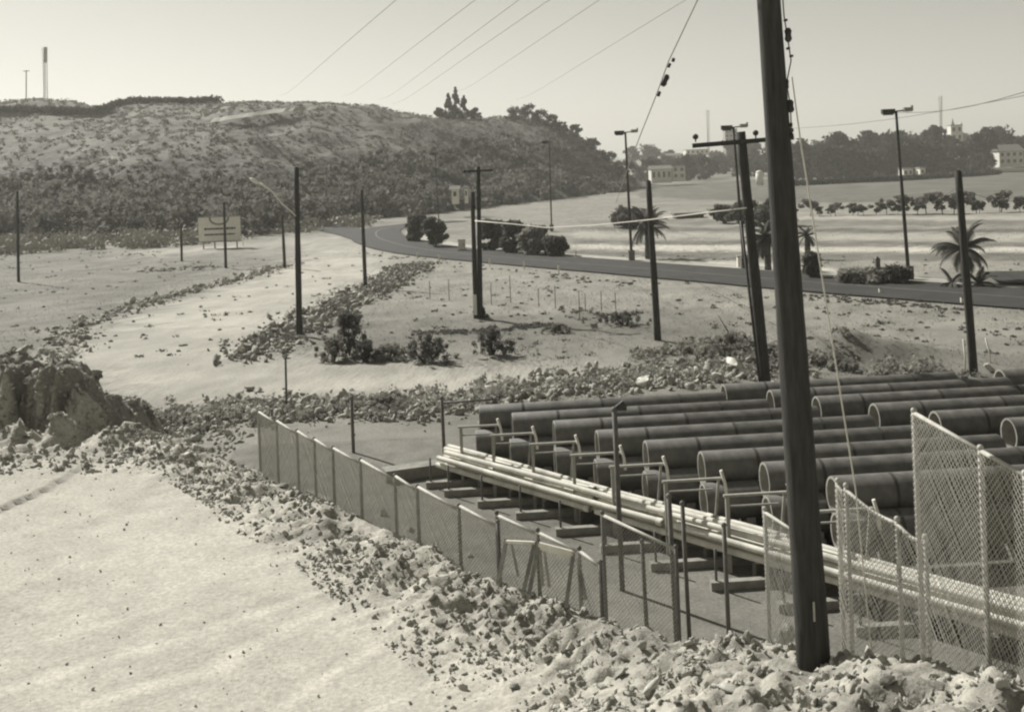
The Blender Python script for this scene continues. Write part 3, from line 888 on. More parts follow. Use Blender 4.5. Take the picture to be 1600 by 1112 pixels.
road_tree(1345, 441, 14, 60, 442, 'low scrubby bush along the highway edge', M_LEAF2)
road_tree(1400, 441, 20, 44, 443, 'scrubby bush at the foot of the right lamp pole')

# far treeline: shared crowns, each tree its own object
protos = [tree_proto('distant_tree', 9 + 2 * (k % 3), 9 + 2 * (k % 2), 450 + k, 'dark leafy tree in the distant treeline', nc=26, per=34, size=0.75, low=0.06, trunk=0.3, group='distant treeline') for k in range(6)]
r = np.random.default_rng(44)
first = [True] * 6
spots = []
for i in range(64):
    px = 1000 + 620 * (i + 0.5 * r.random()) / 64
    spots.append((px, (r.uniform(385, 450) if px < 1545 else r.uniform(430, 500)) if px > 1235 else r.uniform(430, 560), r.uniform(0.8, 1.25) * (0.75 if px < 1240 else 1.05)))
for i in range(26):
    spots.append((r.uniform(985, 1640), r.uniform(600, 760), r.uniform(0.8, 1.3)))
for px, d, s in spots:
    k = int(r.integers(0, 6))
    x = (px - CX) / F * d
    loc = (x, d, H(x, d) - 0.2)
    if first[k]:
        first[k] = False
        protos[k].location = loc; protos[k].scale = (s, s, s)
    else:
        dup(protos[k], loc, r.random() * 6.28, s)
for k in range(6):
    if first[k]:
        protos[k].location = (200 + 10 * k, 500, H(200 + 10 * k, 500))
# row of young trees along the field
yt = [tree_proto('young_tree', 2.2, 2.4, 470 + k, 'young bushy tree in the row along the far field', m=mat('young_leaf', 0.17, 0.85, 0.5, 0.4, trans=0.4), nc=14, per=40, size=0.2, low=0.3, trunk=0.07, group='young trees along the far field') for k in range(3)]
used = [False] * 3
for i, px in enumerate(np.linspace(1240, 1640, 25)):
    k = i % 3
    g = W(px + random.uniform(-11, 11), np.interp(px, [1240, 1640], [338, 331]))
    s = random.uniform(0.45, 1.3)
    if not used[k]:
        used[k] = True; yt[k].location = tuple(g); yt[k].scale = (s, s, s)
    else:
        dup(yt[k], g, random.random() * 6, s)
# long dark hedge at the back of the field
C = [W(px, np.interp(px, [1220, 1400, 1562], [287, 279, 269]), 0.8) for px in np.linspace(1225, 1558, 170)]
V, Fc = leaves(C, [0.9] * len(C), 40, 0.5, 48, 0.8, (2.2, 1, 1))
tag(ob('field_hedge', mesh_np('field_hedge', V, Fc), M_FARLEAF), 'long clipped dark hedge at the back edge of the field', 'hedge')

# ------------------------------------------------------------------ palms
def palm(px, py, hpx, frpx, seed, label, nfr=34, trunk=True):
    g = W(px, py, 0.15); s = g[1] / F
    h, L = hpx * s, frpx * s
    root = thing('palm_tree' if trunk else 'palm_shrub', g, label, 'palm' if trunk else 'palm')
    rr = random.Random(seed)
    if trunk:
        mb = MB()
        pts, rad = [], []
        for i in range(12):
            z = h * i / 11
            pts.append((0.03 * math.sin(z), 0, z - 0.1)); rad.append(0.24 - 0.06 * i / 11 + 0.03 * (i % 2))
        ob('trunk', mb.tube(pts, rad, 10, smooth=False).mesh('trunk'), M_BARK, root)
    for k in range(nfr):
        az = 2.4 * k + rr.uniform(-.2, .2); el = math.radians(rr.choice([75, 55, 35, 15, -10, -30]) + rr.uniform(-8, 8))
        LL = L * rr.uniform(.8, 1.1)
        mb = MB()
        P = []
        for i in range(9):
            t = i / 8
            e = el - 1.2 * t * t
            P.append((0 if i == 0 else P[-1] + np.array([math.cos(az) * math.cos(e), math.sin(az) * math.cos(e), math.sin(e)]) * LL / 8) if i else np.array([0, 0, h]))
        mb.tube(P, [0.035 - 0.003 * i for i in range(9)], 5)
        V, Fs = [], []
        for i in range(1, 9):
            for q in range(3):
                p = P[i - 1] + (P[i] - P[i - 1]) * (q / 3)
                tdir = P[i] - P[i - 1]; tdir /= np.linalg.norm(tdir)
                side = np.cross(tdir, (0, 0, 1)); side /= np.linalg.norm(side) + 1e-6
                ll = LL * 0.20 * math.sin(math.pi * min(1, (i + q / 3) / 8.6)) + 0.06
                for sgn in (-1, 1):
                    tip = p + side * sgn * ll * 0.8 + tdir * ll * .6 - np.array([0, 0, ll * .55])
                    o = len(V)
                    V += [p - tdir * .06, p + tdir * .06, tip]
                    Fs.append((o, o + 1, o + 2))
        mb.add(V, Fs)
        ob('frond', mb.mesh('frond'), M_LEAF, root)
    return root
palm(1508, 440, 52, 54, 501, 'large feathery palm beside the highway behind the right wooden pole')
palm(1012, 402, 50, 42, 502, 'palm with drooping fronds behind the leaning wooden pole')
palm(1200, 420, 50, 40, 503, 'palm half hidden behind the big near pole')
palm(1262, 402, 34, 22, 504, 'small thin palm in the field right of the big near pole', 14)
palm(1487, 446, 4, 30, 505, 'low stemless palm clump left of the large palm', 16, False)
palm(1530, 446, 4, 32, 506, 'low stemless palm clump right of the large palm', 16, False)

# ================================================================== POLES
def shaft(b, t, r0, r1, n=12, seg=9):
    mb = MB()
    pts = [b + (t - b) * i / seg for i in range(seg + 1)]
    pts[0] = pts[0] - np.array([0, 0, 0.3])
    return mb.tube(pts, [r0 + (r1 - r0) * i / seg + 0.006 * math.sin(5 * i) for i in range(seg + 1)], n)
def wood_pole(bpx, tpx, r0, r1, label, arm=None, name='utility_pole', ins=2):
    b = G(*bpx, dmin=20)
    t = PD(tpx[0], tpx[1], b[1])
    root = thing(name, b, label, 'pole')
    part('shaft', shaft(b, t, r0, r1), M_POLE, root)
    ob('cap', MB().tube([t - (0, 0, .02), t + (0, 0, 0.05)], [r1 * 1.02, r1 * .4], 10).mesh('cap', root.location), M_POLE, root)
    if arm:
        z = t + (0, -r1 - 0.05, -arm[1])
        part('crossarm', MB().bar(z + (-arm[0] / 2, 0, 0), z + (arm[0] / 2, 0, 0), 0.09, 0.12), M_POLE, root)
        for k in range(ins):
            q = z + ((k / (ins - 1) - 0.5) * arm[0] * 0.88, 0, 0.06)
            part('insulator', MB().tube([q, q + (0, 0, .06)], 0.02, 6).tube([q + (0, 0, .05), q + (0, 0, .09), q + (0, 0, .13), q + (0, 0, .17)], [.04, .06, .045, .05], 8), M_DARK, root)
    return root
wood_pole((29, 440), (27, 300), 0.13, 0.10, 'lone wooden pole standing in the bare field below the hedge topped crest')
wood_pole((284, 408), (283, 350), 0.13, 0.10, 'short distant pole left of the billboard')
wood_pole((353, 419), (350, 316), 0.14, 0.11, 'wooden pole standing in front of the billboard')
wood_pole((445, 419), (441, 336), 0.15, 0.11, 'distant wooden pole among the stones of the dirt track edge')
lp = wood_pole((468, 525), (463, 262), 0.17, 0.12, 'tall dark wooden pole with a pale curved lamp arm rising from the rubble bank')
ld = lp.location[1]
part('lamp_arm', MB().tube([PD(x, y, ld - .12) for x, y in ((462, 338), (457, 332), (440, 318), (428, 302), (418, 293), (404, 286))], [.03, .035, .04, .045, .05, .055], 8), M_WHITE, lp)
part('lamp_head', MB().tube([PD(x, y, ld - .12) for x, y in ((406, 287), (400, 284), (394, 281), (390, 279))], [.06, .10, .10, .03], 10), M_WHITE, lp)
wood_pole((571, 450), (565, 298), 0.15, 0.11, 'wooden pole near the far end of the rubble bank')
wood_pole((1028, 532), (1013, 283), 0.17, 0.12, 'leaning bare wooden pole in front of a palm')
wood_pole((1522, 588), (1497, 268), 0.16, 0.12, 'leaning wooden pole in front of the large palm')
# twin poles with a white painted band
b = G(744, 497, dmin=20)
root = thing('twin_pole', b, 'pair of dark poles side by side with a white marker at the foot', 'pole')
part('shaft', shaft(b, PD(738, 300, b[1]), .15, .11), M_POLE, root)
b2 = b + (0.24, 0.05, 0)
part('shaft', shaft(b2, PD(747, 260, b2[1]), .14, .11), M_POLE, root)
mk = b + (-0.02, -0.19, 0)
part('marker_board', MB().box(mk + (0, 0, .75), (.17, .03, 1.1)), M_WHITE, root)
part('crossarm', MB().bar(PD(725, 268, b[1]), PD(770, 266, b[1]), .09, .11), M_POLE, root)
# pole with the wide crossarm
b = G(1200, 634, dmin=20); t = PD(1157, 206, b[1])
root = thing('crossarm_pole', b, 'wooden pole carrying one wide crossarm with two dark insulators', 'pole')
part('shaft', shaft(b, t, .19, .155), M_POLE, root)
a0, a1 = PD(1082, 228, b[1] - .22), PD(1240, 215, b[1] - .22)
arm = part('crossarm', MB().bar(a0, a1, .12, .15), M_POLE, root)
for px, py in ((1087, 222), (1181, 216), (1236, 212)):
    q = PD(px, py, b[1] - .22)
    part('insulator', MB().tube([q, q + (0, 0, .12)], .025, 6).ball(q + (0, 0, .17), .10, 10, 7, (1, 1, .95)), M_DARK, root)
part('ground_conduit', MB().tube([b + (-.2, -.1, 0), PD(1158, 345, b[1] - .12)], .045, 8), M_DARK, root)
# big near pole
b = PD(1272, 1034, 12.5); bz = H(b[0], b[1]); b[2] = bz
tpx0 = PD(1201, 0, 12.5)
t = b + (tpx0 - b) * ((14.0 - b[2]) / (tpx0[2] - b[2]))
root = thing('big_pole', b, 'massive dark wooden pole rising out of the rubble berm by the chain link fence', 'pole')
mb = MB()
N = 26
mb.tube([b + (t - b) * (i / N) - (0, 0, .5 if i == 0 else 0) for i in range(N + 1)], [0.195 - 0.095 * i / N + 0.004 * random.uniform(-1, 1) for i in range(N + 1)], 22)
part('shaft', mb, M_POLE, root)
hd = b + (t - b) * 0.965
part('crossarm', MB().bar(hd + (-1.3, -.2, 0), hd + (1.3, -.2, 0), .12, .14), M_POLE, root)
q = b + (t - b) * .25 + (0.02, -.185, 0)
part('metal_tag', MB().box(PD(1272, 955, 12.28), (.02, .012, .22)), M_GALV, root)
ax = (t - b) / np.linalg.norm(t - b)
# strand with strain insulators hanging along the pole
strand = [PD(1219, -60, 12.5), PD(1225, 25, 12.45), PD(1231, 62, 12.45), PD(1236, 95, 12.45), PD(1229, 130, 12.5), PD(1235, 165, 12.45), PD(1237, 215, 12.45)]
sroot = thing('insulator_strand', strand[0], 'strand of dark strain insulators hanging beside the big pole', 'insulator')
part('cable', MB().tube(strand, .008, 6), M_WIRE, sroot)
for (x0, y0, x1, y1, rr) in ((1227, 30, 1228, 34, .026), (1231, 44, 1232, 66, .042), (1231, 74, 1232, 78, .026), (1236, 86, 1237, 90, .026), (1230, 124, 1230, 140, .02), (1234, 156, 1236, 176, .042), (1236, 192, 1236, 199, .02), (1236, 208, 1237, 216, .03)):
    p, q = PD(x0, y0, 12.44), PD(x1, y1, 12.44)
    part('insulator', MB().tube([p, p * .8 + q * .2, p * .5 + q * .5, p * .2 + q * .8, q], [rr * .5, rr, rr * .8, rr, rr * .5], 10), M_DARK, sroot)
# bright guy wire
g0, g1 = PD(1222, 20, 12.5), G(1366, 985)
g1 = PD(1369, 1000, 14.2); g1[2] = H(g1[0], g1[1])
m0 = PD(1250, 215, 12.9)
root = thing('guy_wire', g1, 'thin bright guy wire running from the big pole down to the chain link fence', 'wire')
part('cable', MB().tube([PD(1237, 120, 12.7), m0, PD(1337, 765, 13.8), g1], .010, 6), M_BRIGHTW, root)
part('anchor_rod', MB().tube([g1 - (0, 0, .2), g1 + (0, 0, .3)], .018, 6), M_GALVD, root)
# cable with strain insulators to the left
cb = [PD(1180, -230, 12.6), PD(1090, 0, 20), PD(1045, 95, 26), PD(1025, 150, 32), PD(1003, 205, 40), PD(982, 260, 54), PD(962, 318, 80)]
root = thing('span_cable', cb[0], 'sagging cable with a dark strain insulator dropping from the big pole', 'cable')
part('cable', MB().tube(cb, [.010, .012, .014, .016, .018, .02, .02], 6), M_GREYW, root)
for (x0, y0, x1, y1, d, rr) in ((1053, 91, 1051, 97, 25.5, .045), (1047, 99, 1044, 106, 26, .045), (1043, 117, 1035, 135, 27.5, .085), (1031, 143, 1028, 151, 31, .055)):
    p, q = PD(x0, y0, d), PD(x1, y1, d)
    part('insulator', MB().tube([p, p * .8 + q * .2, p * .5 + q * .5, p * .2 + q * .8, q], [rr * .5, rr, rr * .8, rr, rr * .5], 10), M_DARK, root)
# overhead wires over the hill
for (x0, y0, x1, y1) in ((435, 150, 612, 0), (535, 150, 735, 0), (592, 155, 803, 0), (612, 162, 850, 0), (712, 142, 928, 0), (805, 155, 1062, 0)):
    A, B = PD(x0, y0, 270), PD(x1, y1, 34)
    Cc = B + (B - A) * (50 / 236)
    pts = []
    for i in range(13):
        p = A + (Cc - A) * i / 12
        pts.append(p - (0, 0, 1.2 * math.sin(math.pi * i / 12) * (1 - i / 12)))
    solo('overhead_wire', MB().tube(pts, [.020 - .0009 * i for i in range(13)], 5), M_GREYW, pts[0], 'thin overhead wire slanting across the sky towards the hill', 'wire', 'overhead wires to the hill')
for (x0, y0, d0, x1, y1, d1) in ((1236, 201, 110, 1640, 142, 60), (1400, 176, 72, 1640, 132, 45)):
    A, B = PD(x0, y0, d0), PD(x1, y1, d1)
    pts = [A + (B - A) * i / 8 - (0, 0, .4 * math.sin(math.pi * i / 8)) for i in range(9)]
    solo('overhead_wire', MB().tube(pts, .02, 5), M_WIRE, pts[0], 'thin wire strung past the tall street lamp over the treeline', 'wire', 'wires past the tall street lamp')
# telephone drop wire between the leaning poles
for (x0, y0, d0, x1, y1, d1, lab) in ((1497, 292, 38.6, 1430, 320, 80, 'thin sagging wire left of the leaning pole by the large palm'), (1499, 296, 38.6, 1640, 310, 40, 'thin sagging wire right of the leaning pole by the large palm')):
    A, B = PD(x0, y0, d0), PD(x1, y1, d1)
    pts = [A + (B - A) * i / 8 - (0, 0, .25 * math.sin(math.pi * i / 8)) for i in range(9)]
    solo('service_wire', MB().tube(pts, .009, 5), M_WIRE, pts[0], lab, 'wire')

bw_ = [PD(742, 345, 57.5), PD(800, 350, 54), PD(855, 356, 51), PD(930, 352, 47), PD(1010, 344, 43), PD(1090, 334, 39), PD(1166, 325, 35.2)]
solo('sagging_cable', MB().tube(bw_, .02, 6), M_WHITE, bw_[0], 'bright sagging cable strung from the twin poles to the crossarm pole', 'cable')
# street lamps along the highway
def lamp(bpx, tpx, label, r0=0.13):
    b = W(*bpx, 0.15); t = PD(*tpx, b[1])
    root = thing('street_lamp', b, label, 'street lamp')
    part('post', shaft(b, t, r0, r0 * .6), M_DARK, root)
    part('base_block', MB().box(b + (0, 0, .35), (.5, .5, .8)), M_GALVD, root)
    part('bracket', MB().bar(t + (-.55, 0, -.05), t + (.7, 0, .05), .09, .09), M_DARK, root)
    hd0 = part('lamp_head', MB().box(t + (-.5, 0, 0), (.8, .35, .30)), M_DARK, root)
    ob('lens', MB().box(t + (-.5, 0, -.192), (.6, .28, .08)).mesh('lens', root.location), M_GLASS, hd0)
    part('lamp_head', MB().box(t + (.72, 0, .08), (.5, .34, .26)).box(t + (1.0, 0, .16), (.12, .2, .34)), M_GREYW, root)
    return root
lamp((987, 405), (977, 207), 'twin headed street lamp at the field edge behind the leaning bare pole')
lamp((1163, 418), (1146, 199), 'twin headed street lamp rising behind the crossarm pole')
lamp((1420, 434), (1400, 174), 'tall twin headed street lamp at the highway edge by the low bush')
lamp((862, 360), (858, 222), 'distant street lamp beyond the roadside bushes', .11)
lamp((686, 350), (680, 240), 'distant pale street lamp at the inside of the highway bend', .10)
# masts far away
def mast(px, ytop, ybot, d, w, label, lattice=True, m=M_GREYW):
    b, t = PD(px, ybot, d), PD(px, ytop, d)
    root = thing('radio_mast', b, label, 'mast')
    hgt = t[2] - b[2]
    for k in range(3):
        a = 2.1 * k
        o = np.array([math.cos(a) * w, math.sin(a) * w, 0])
        part('leg', MB().tube([b + o, t + o * .6], .12 if lattice else .18, 5), m, root)
    if lattice:
        n = 16
        mb = MB()
        for i in range(n):
            for k in range(3):
                a, a2 = 2.1 * k, 2.1 * (k + 1)
                p = b + (0, 0, hgt * i / n) + np.array([math.cos(a) * w, math.sin(a) * w, 0])
                q = b + (0, 0, hgt * (i + 1) / n) + np.array([math.cos(a2) * w, math.sin(a2) * w, 0]) * .8
                mb.tube([p, q], .07, 4)
        part('bracing', mb, m, root)
    return root
mr = mast(71, 74, 158, 420, 0.85, 'tall lattice radio mast standing on the hill crest')
part('antenna_drum', MB().tube([PD(71, 74, 420), PD(71, 98, 420)], .75, 8), M_GREYW, mr)
b, t = PD(41, 158, 400), PD(41, 110, 400)
root = thing('hilltop_pole', b, 'small pole with a short crossarm on the hill crest', 'pole')
part('shaft', MB().tube([b, t], .2, 6), M_GREYW, root)
part('crossarm', MB().bar(t + (-1.2, 0, -.3), t + (1.2, 0, -.3), .25, .25), M_GREYW, root)
mast(1107, 172, 240, 700, .8, 'slender far mast left of the grey tower block')
mast(1471, 150, 240, 600, .5, 'thin antenna mast beside the white church tower')

# ================================================================== BILLBOARD, POSTS, CAR
b = W(342, 386, 0.1); d = b[1]
root = thing('billboard', b, 'large pale billboard on wooden legs at the foot of the hill', 'billboard')
p0, p1 = PD(311, 378, d), PD(375, 338, d)
cxb, wb, hb = (p0[0] + p1[0]) / 2, p1[0] - p0[0], p1[2] - p0[2]
cz = (p0[2] + p1[2]) / 2
panel = part('panel', MB().box((cxb, d, cz), (wb, .12, hb)), M_WHITE, root)
part('frame', MB().box((cxb, d, cz + hb / 2 + .05), (wb + .2, .2, .12)).box((cxb, d, cz - hb / 2 - .05), (wb + .2, .2, .12)), M_TIMBER, root)
fy = d - .075
for k, (zf, w0, hh) in enumerate(((.02, .72, .25), (-.22, .72, .22))):
    mb = MB()
    x = cxb - wb * w0 / 2
    rr = random.Random(k)
    while x < cxb + wb * w0 / 2:
        ww = rr.uniform(.12, .3)
        mb.box((x + ww / 2, fy, cz + zf * hb), (ww, .02, hh * rr.uniform(.8, 1.1)))
        x += ww + .06
    ob('lettering', mb.mesh('lettering', root.location), M_DARK, panel)
mb = MB()
for k in range(14):
    a = math.pi * k / 13
    mb.box((cxb + math.cos(a) * wb * .22, fy, cz + hb * .46 - math.sin(a) * hb * .26), (.22, .02, .24))
ob('lettering', mb.mesh('lettering', root.location), mat('faded_sign_paint', .2, .8, 2, .2), panel)
for f in (-.4, -.13, .13, .4):
    part('leg', MB().bar((cxb + f * wb, d + .1, -0.2), (cxb + f * wb, d + .1, cz + hb * .4), .14, .14, (0, 1, 0)), M_TIMBER, root)
def marker(px, py, hpx, label='short white marker post along the highway edge', group='white highway marker posts', m=M_WHITE, w=.12):
    b = W(px, py, 0.1); h = hpx * b[1] / F
    root = thing('marker_post', b, label, 'post', group)
    part('post', MB().box(b + (0, 0, h / 2 - .05), (w, w, h + .1)), m, root)
    part('top', MB().add([b + (x * w / 2, y * w / 2, h) for x, y in ((-1, -1), (1, -1), (1, 1), (-1, 1))] + [b + (0, 0, h + w * .6)], [(0, 1, 4), (1, 2, 4), (2, 3, 4), (3, 0, 4), (3, 2, 1, 0)]), M_DARK if m is M_WHITE else m, root)
for px, py, h in ((652, 403, 10), (686, 406, 10), (765, 413, 11), (819, 419, 13), (873, 427, 14), (1375, 457, 6), (1503, 473, 8), (900, 402, 10)):
    marker(px, py, h)
marker(380, 383, 17, 'white marker post right of the billboard', None)
marker(1372, 438, 34, 'thick dark post standing at the highway edge', None, M_GALVD, .28)
b = W(523, 352, .1)
root = thing('road_sign', b, 'pale roadside sign board on posts near the side road', 'sign')
zz = PD(523, 297, b[1])[2]
part('board', MB().box((b[0], b[1], zz), (2.0, .08, 0.9)), M_GREYW, root)
for s in (-.7, .7):
    part('post', MB().tube([(b[0] + s, b[1] + .08, -.1), (b[0] + s, b[1] + .08, zz)], .06, 6), M_TIMBER, root)

# white cabinet at the roadside
b = W(722, 392, RZ - .05)
root = thing('roadside_cabinet', b, 'narrow white cabinet on a dark plinth at the highway edge by the twin poles', 'cabinet')
part('case', MB().box(b + (0, 0, .62), (.7, .5, .95)), M_WHITE, root)
part('lid', MB().box(b + (0, 0, 1.13), (.8, .6, .07)), M_GREYW, root)
part('plinth', MB().box(b + (0, 0, .05), (.9, .7, .2)), M_GALVD, root)
part('door_handle', MB().box(b + (.2, -.27, .65), (.05, .04, .2)), M_DARK, root)

# ================================================================== BUILDINGS FAR AWAY
def building(px0, px1, ytop, ybot, d, depth, label, wm=M_WHITE, rows=1, cols=3, roof='flat', roofh=1.2, name='house', cat='house'):
    p0, p1 = PD(px0, ybot, d), PD(px1, ybot, d)
    ztop = PD((px0 + px1) / 2, ytop, d)[2]; zb = min(p0[2], p1[2]) - 1.0
    cx, w = (p0[0] + p1[0]) / 2, p1[0] - p0[0]
    h = ztop - zb
    root = thing(name, (cx, d, zb), label, cat)
    c = np.array([cx, d + depth / 2, zb + h / 2])
    part('wall', MB().box(c, (w, depth, h)), wm, root)
    hv = h - 1.0
    for r_ in range(rows):
        for k in range(cols):
            x = cx + (k - (cols - 1) / 2) * w / cols; z = zb + 1.0 + hv * (r_ + .5) / rows
            part('window', MB().box((x, d - .02, z), (w / cols * .45, .1, hv / rows * .5)), M_GLASS, root)
    if roof == 'flat':
        part('roof', MB().box((cx, c[1], ztop + .15), (w + .5, depth + .5, .3)), M_ROOF if wm is not M_WHITE else M_GREYW, root)
    else:
        V = [(cx - w / 2 - .4, d - .5, ztop), (cx + w / 2 + .4, d - .5, ztop), (cx + w / 2 + .4, d + depth + .5, ztop), (cx - w / 2 - .4, d + depth + .5, ztop), (cx - w / 2 - .4, c[1], ztop + roofh), (cx + w / 2 + .4, c[1], ztop + roofh)]
        part('roof', MB().add(V, [(0, 1, 5, 4), (2, 3, 4, 5), (1, 2, 5), (3, 0, 4), (3, 2, 1, 0)]), M_ROOF, root)
    return root
building(1018, 1050, 264, 281, 385, 8, 'long low white house at the edge of the far trees', rows=1, cols=4, roof='gable')
building(1051, 1071, 260, 279, 386, 8, 'taller white house joined to the end of the low one', rows=2, cols=2)
building(1041, 1064, 243, 252, 560, 10, 'white house higher up among the far trees', rows=1, cols=3, roof='gable')
building(1072, 1108, 234, 240, 640, 10, 'long white flat roofed building high above the white houses', rows=1, cols=5)
building(1134, 1153, 202, 236, 720, 8, 'grey tower block above the distant trees', wm=M_GREYW, rows=5, cols=3, name='tower_block', cat='building')
building(1114, 1124, 330, 350, 152, 3, 'pale little hut at the edge of the far field', wm=M_GREYW, rows=1, cols=1, name='hut', cat='hut')
building(1056, 1100, 336, 344, 156, 3, 'long low dark shed along the field edge', wm=mat('dark_shed', .06, .8, 1, .2), rows=1, cols=6, name='shed', cat='shed')
building(1127, 1133, 342, 350, 150, 2, 'small white booth between hut and dark tree', rows=1, cols=1, name='booth', cat='hut')
building(1562, 1600, 236, 256, 395, 9, 'white two storey house with tiled roof at the end of the treeline', rows=2, cols=4, roof='gable', roofh=2.4)
building(1412, 1427, 264, 275, 376, 5, 'low white shed in front of the treeline left of the wooden pole', rows=1, cols=2, name='shed', cat='shed')
building(1438, 1446, 263, 273, 377, 5, 'little white shed next to the low one by the treeline', rows=1, cols=1, name='shed', cat='shed')
building(1700, 1740, 236, 256, 395, 9, 'white house standing beyond the tiled roof house', rows=2, cols=4, roof='gable', roofh=2.4)
rt = building(1487, 1505, 196, 232, 470, 4, 'white church tower with corner pinnacles above the treeline', rows=3, cols=2, name='church_tower', cat='church')
zt = PD(1497, 196, 470)[2]; x0 = PD(1489, 200, 470)[0]; x1 = PD(1505, 200, 470)[0]
part('spire', MB().tube([(x0 + .4, 471, zt), (x0 + .4, 471, zt + 3.2)], [.7, .05], 6), M_GREYW, rt)
part('spire', MB().tube([(x1 - .4, 471, zt), (x1 - .4, 471, zt + 1.6)], [.5, .05], 6), M_WHITE, rt)
b = PD(1187, 284, 330)
root = thing('storage_tank', b, 'white round topped tank at the far field edge', 'tank')
part('drum', MB().tube([b - (0, 0, 1), b + (0, 0, 2.6)], 1.15, 16), M_WHITE, root)
part('dome', MB().ball(b + (0, 0, 2.6), 1.15, 14, 8, (1, 1, .75)), M_WHITE, root)
# small huts near the highway
b = PD(1160, 416, W(1160, 418)[1])
root = thing('junction_box', b, 'white painted cabinet at the foot of a lamp behind the crossarm pole', 'cabinet')
part('case', MB().box(b + (0, 0, .35), (.75, .4, .75)), M_WHITE, root)
part('lid', MB().box(b + (0, 0, .76), (.85, .5, .08)), M_GREYW, root)
rb = building(706, 716, 296, 310, 190, 3, 'small white gabled hut behind the highway bend', rows=1, cols=1, roof='gable', roofh=.6, name='hut', cat='hut')
rb = building(726, 731, 295, 309, 190, 2, 'narrow white kiosk beside the gabled hut', rows=1, cols=1, name='kiosk', cat='hut')
# ================================================================== PIPE YARD
PAX = np.array([1.0, 0.065, 0.0]); PAX /= np.linalg.norm(PAX)
PN = np.array([-PAX[1], PAX[0], 0])
PR, PZ, PL = 0.39, 1.27, 6.75
mb_o, mb_i, mb_b = MB(), MB(), MB()
n = 36
def ring(x, r_):
    return [np.array([x, math.cos(2 * math.pi * k / n) * r_, math.sin(2 * math.pi * k / n) * r_]) for k in range(n)]
xsn = [0, .02, PL - .02, PL]
V = ring(0, PR - .008) + ring(.015, PR) + ring(PL - .015, PR) + ring(PL, PR - .008)
Fs = [(j * n + k, j * n + (k + 1) % n, (j + 1) * n + (k + 1) % n, (j + 1) * n + k) for j in range(3) for k in range(n)]
mb_o.add(V, Fs, True)
PIPE_ME = mb_o.mesh('barrel'); PIPE_ME.materials.append(M_PIPE)
V = ring(0, PR - .008) + ring(0, PR - .055) + ring(PL, PR - .055) + ring(PL, PR - .008)
mb_i.add(V, Fs, False)
LIN_ME = mb_i.mesh('lining'); LIN_ME.materials.append(M_LINING)
def band_mesh(x):
    V = ring(x, PR + .001) + ring(x, PR + .006) + ring(x + .07, PR + .006) + ring(x + .07, PR + .001)
    return MB().add(V, Fs, False).mesh('band')
BANDS = [band_mesh(x) for x in (1.15, 3.3, 5.45)]
for m_ in BANDS: m_.materials.append(mat('band_steel', 0.06, 0.7, 6, 0.3))
ZT = PZ + PR
PROT = math.atan2(PAX[1], PAX[0])
def put_pipe(p, label, group):
    root = thing('steel_pipe', p, label, 'pipe', group)
    root.rotation_euler = (0, 0, PROT)
    ob('barrel', PIPE_ME, None, root); ob('lining', LIN_ME, None, root)
    for m_ in BANDS: ob('band', m_, None, root)
ordn = ['first', 'second', 'third', 'fourth', 'fifth', 'sixth', 'seventh', 'eighth']
LZ, LOFF = 0.73, 0.55
def pipe_at(px, py, label, low, first):
    e = W(px, py, ZT)
    put_pipe((e[0], e[1], PZ), label, 'steel pipes of the upper layer')
    q = np.array([e[0], e[1], LZ]) - PN * LOFF - PAX * random.uniform(.05, .15)
    put_pipe(q, low, 'steel pipes of the lower layer')
    if first:
        put_pipe(q + 2 * PN * LOFF + PAX * .1, 'black steel pipe at the back of the lower layer, under the %s' % first, 'steel pipes of the lower layer')
    return np.array([e[0], e[1], 0])
rows = [(748, 633), (800, 645), (865, 657), (932, 672), (1008, 688), (1095, 705), (1193, 722), (1300, 744)]
ends = []
for k, (px, py) in enumerate(rows):
    ends.append(pipe_at(px, py, 'black steel pipe on top, %s row from the rubble belt, facing the white stack' % ordn[k], 'black steel pipe in the lower layer in front of the %s top pipe' % ordn[k], 'first near top pipe' if k == 0 else None))
rows2 = [(1130, 600), (1203, 609), (1275, 619), (1365, 630), (1460, 642), (1575, 653)]
ends2 = []
for k, (px, py) in enumerate(rows2):
    ends2.append(pipe_at(px, py, 'black steel pipe on top of the farther column, %s row from the rubble belt' % ordn[k], 'black steel pipe low in the farther column in front of its %s top pipe' % ordn[k], 'first far top pipe' if k == 0 else None))
ends2.append(pipe_at(1562, 577, 'black steel pipe of the farthest column beside the bright boulder', 'low black steel pipe of the last column beside the bright boulder', None))
# timber sleepers under the lower layer
for col, es in ((1, ends), (2, ends2[:-1])):
    for k, e in enumerate(es):
        for j, a in enumerate((0.8, 3.4, 6.0)):
            c = e + PAX * a - PN * LOFF
            z0 = min(H(*(c + PN * .5)[:2]), H(*(c - PN * .5)[:2]))
            zb = LZ - PR
            root = thing('timber_cradle', (c[0], c[1], z0), 'squat timber cradle under a black steel pipe', 'cradle', 'timber cradles under the steel pipes')
            part('sleeper', MB().bar(c + PN * -.53 + (0, 0, (z0 + zb) / 2 - .005), c + PN * .53 + (0, 0, (z0 + zb) / 2 - .005), .2, zb - z0 - .005), M_TIMBER, root)
            for s in (-1, 1):
                w0 = c + PN * s * .30 + (0, 0, zb)
                part('chock', MB().add([w0 - PAX * .1 - PN * .11, w0 + PAX * .1 - PN * .11, w0 + PAX * .1 + PN * .11, w0 - PAX * .1 + PN * .11, w0 - PAX * .1 + PN * .11 * s + (0, 0, .13), w0 + PAX * .1 + PN * .11 * s + (0, 0, .13)],
                     [(0, 3, 2, 1), (3, 2, 5, 4) if s > 0 else (0, 1, 5, 4), (0, 1, 5, 4) if s > 0 else (3, 4, 5, 2), (0, 4, 3), (1, 2, 5)]), M_TIMBER, root)
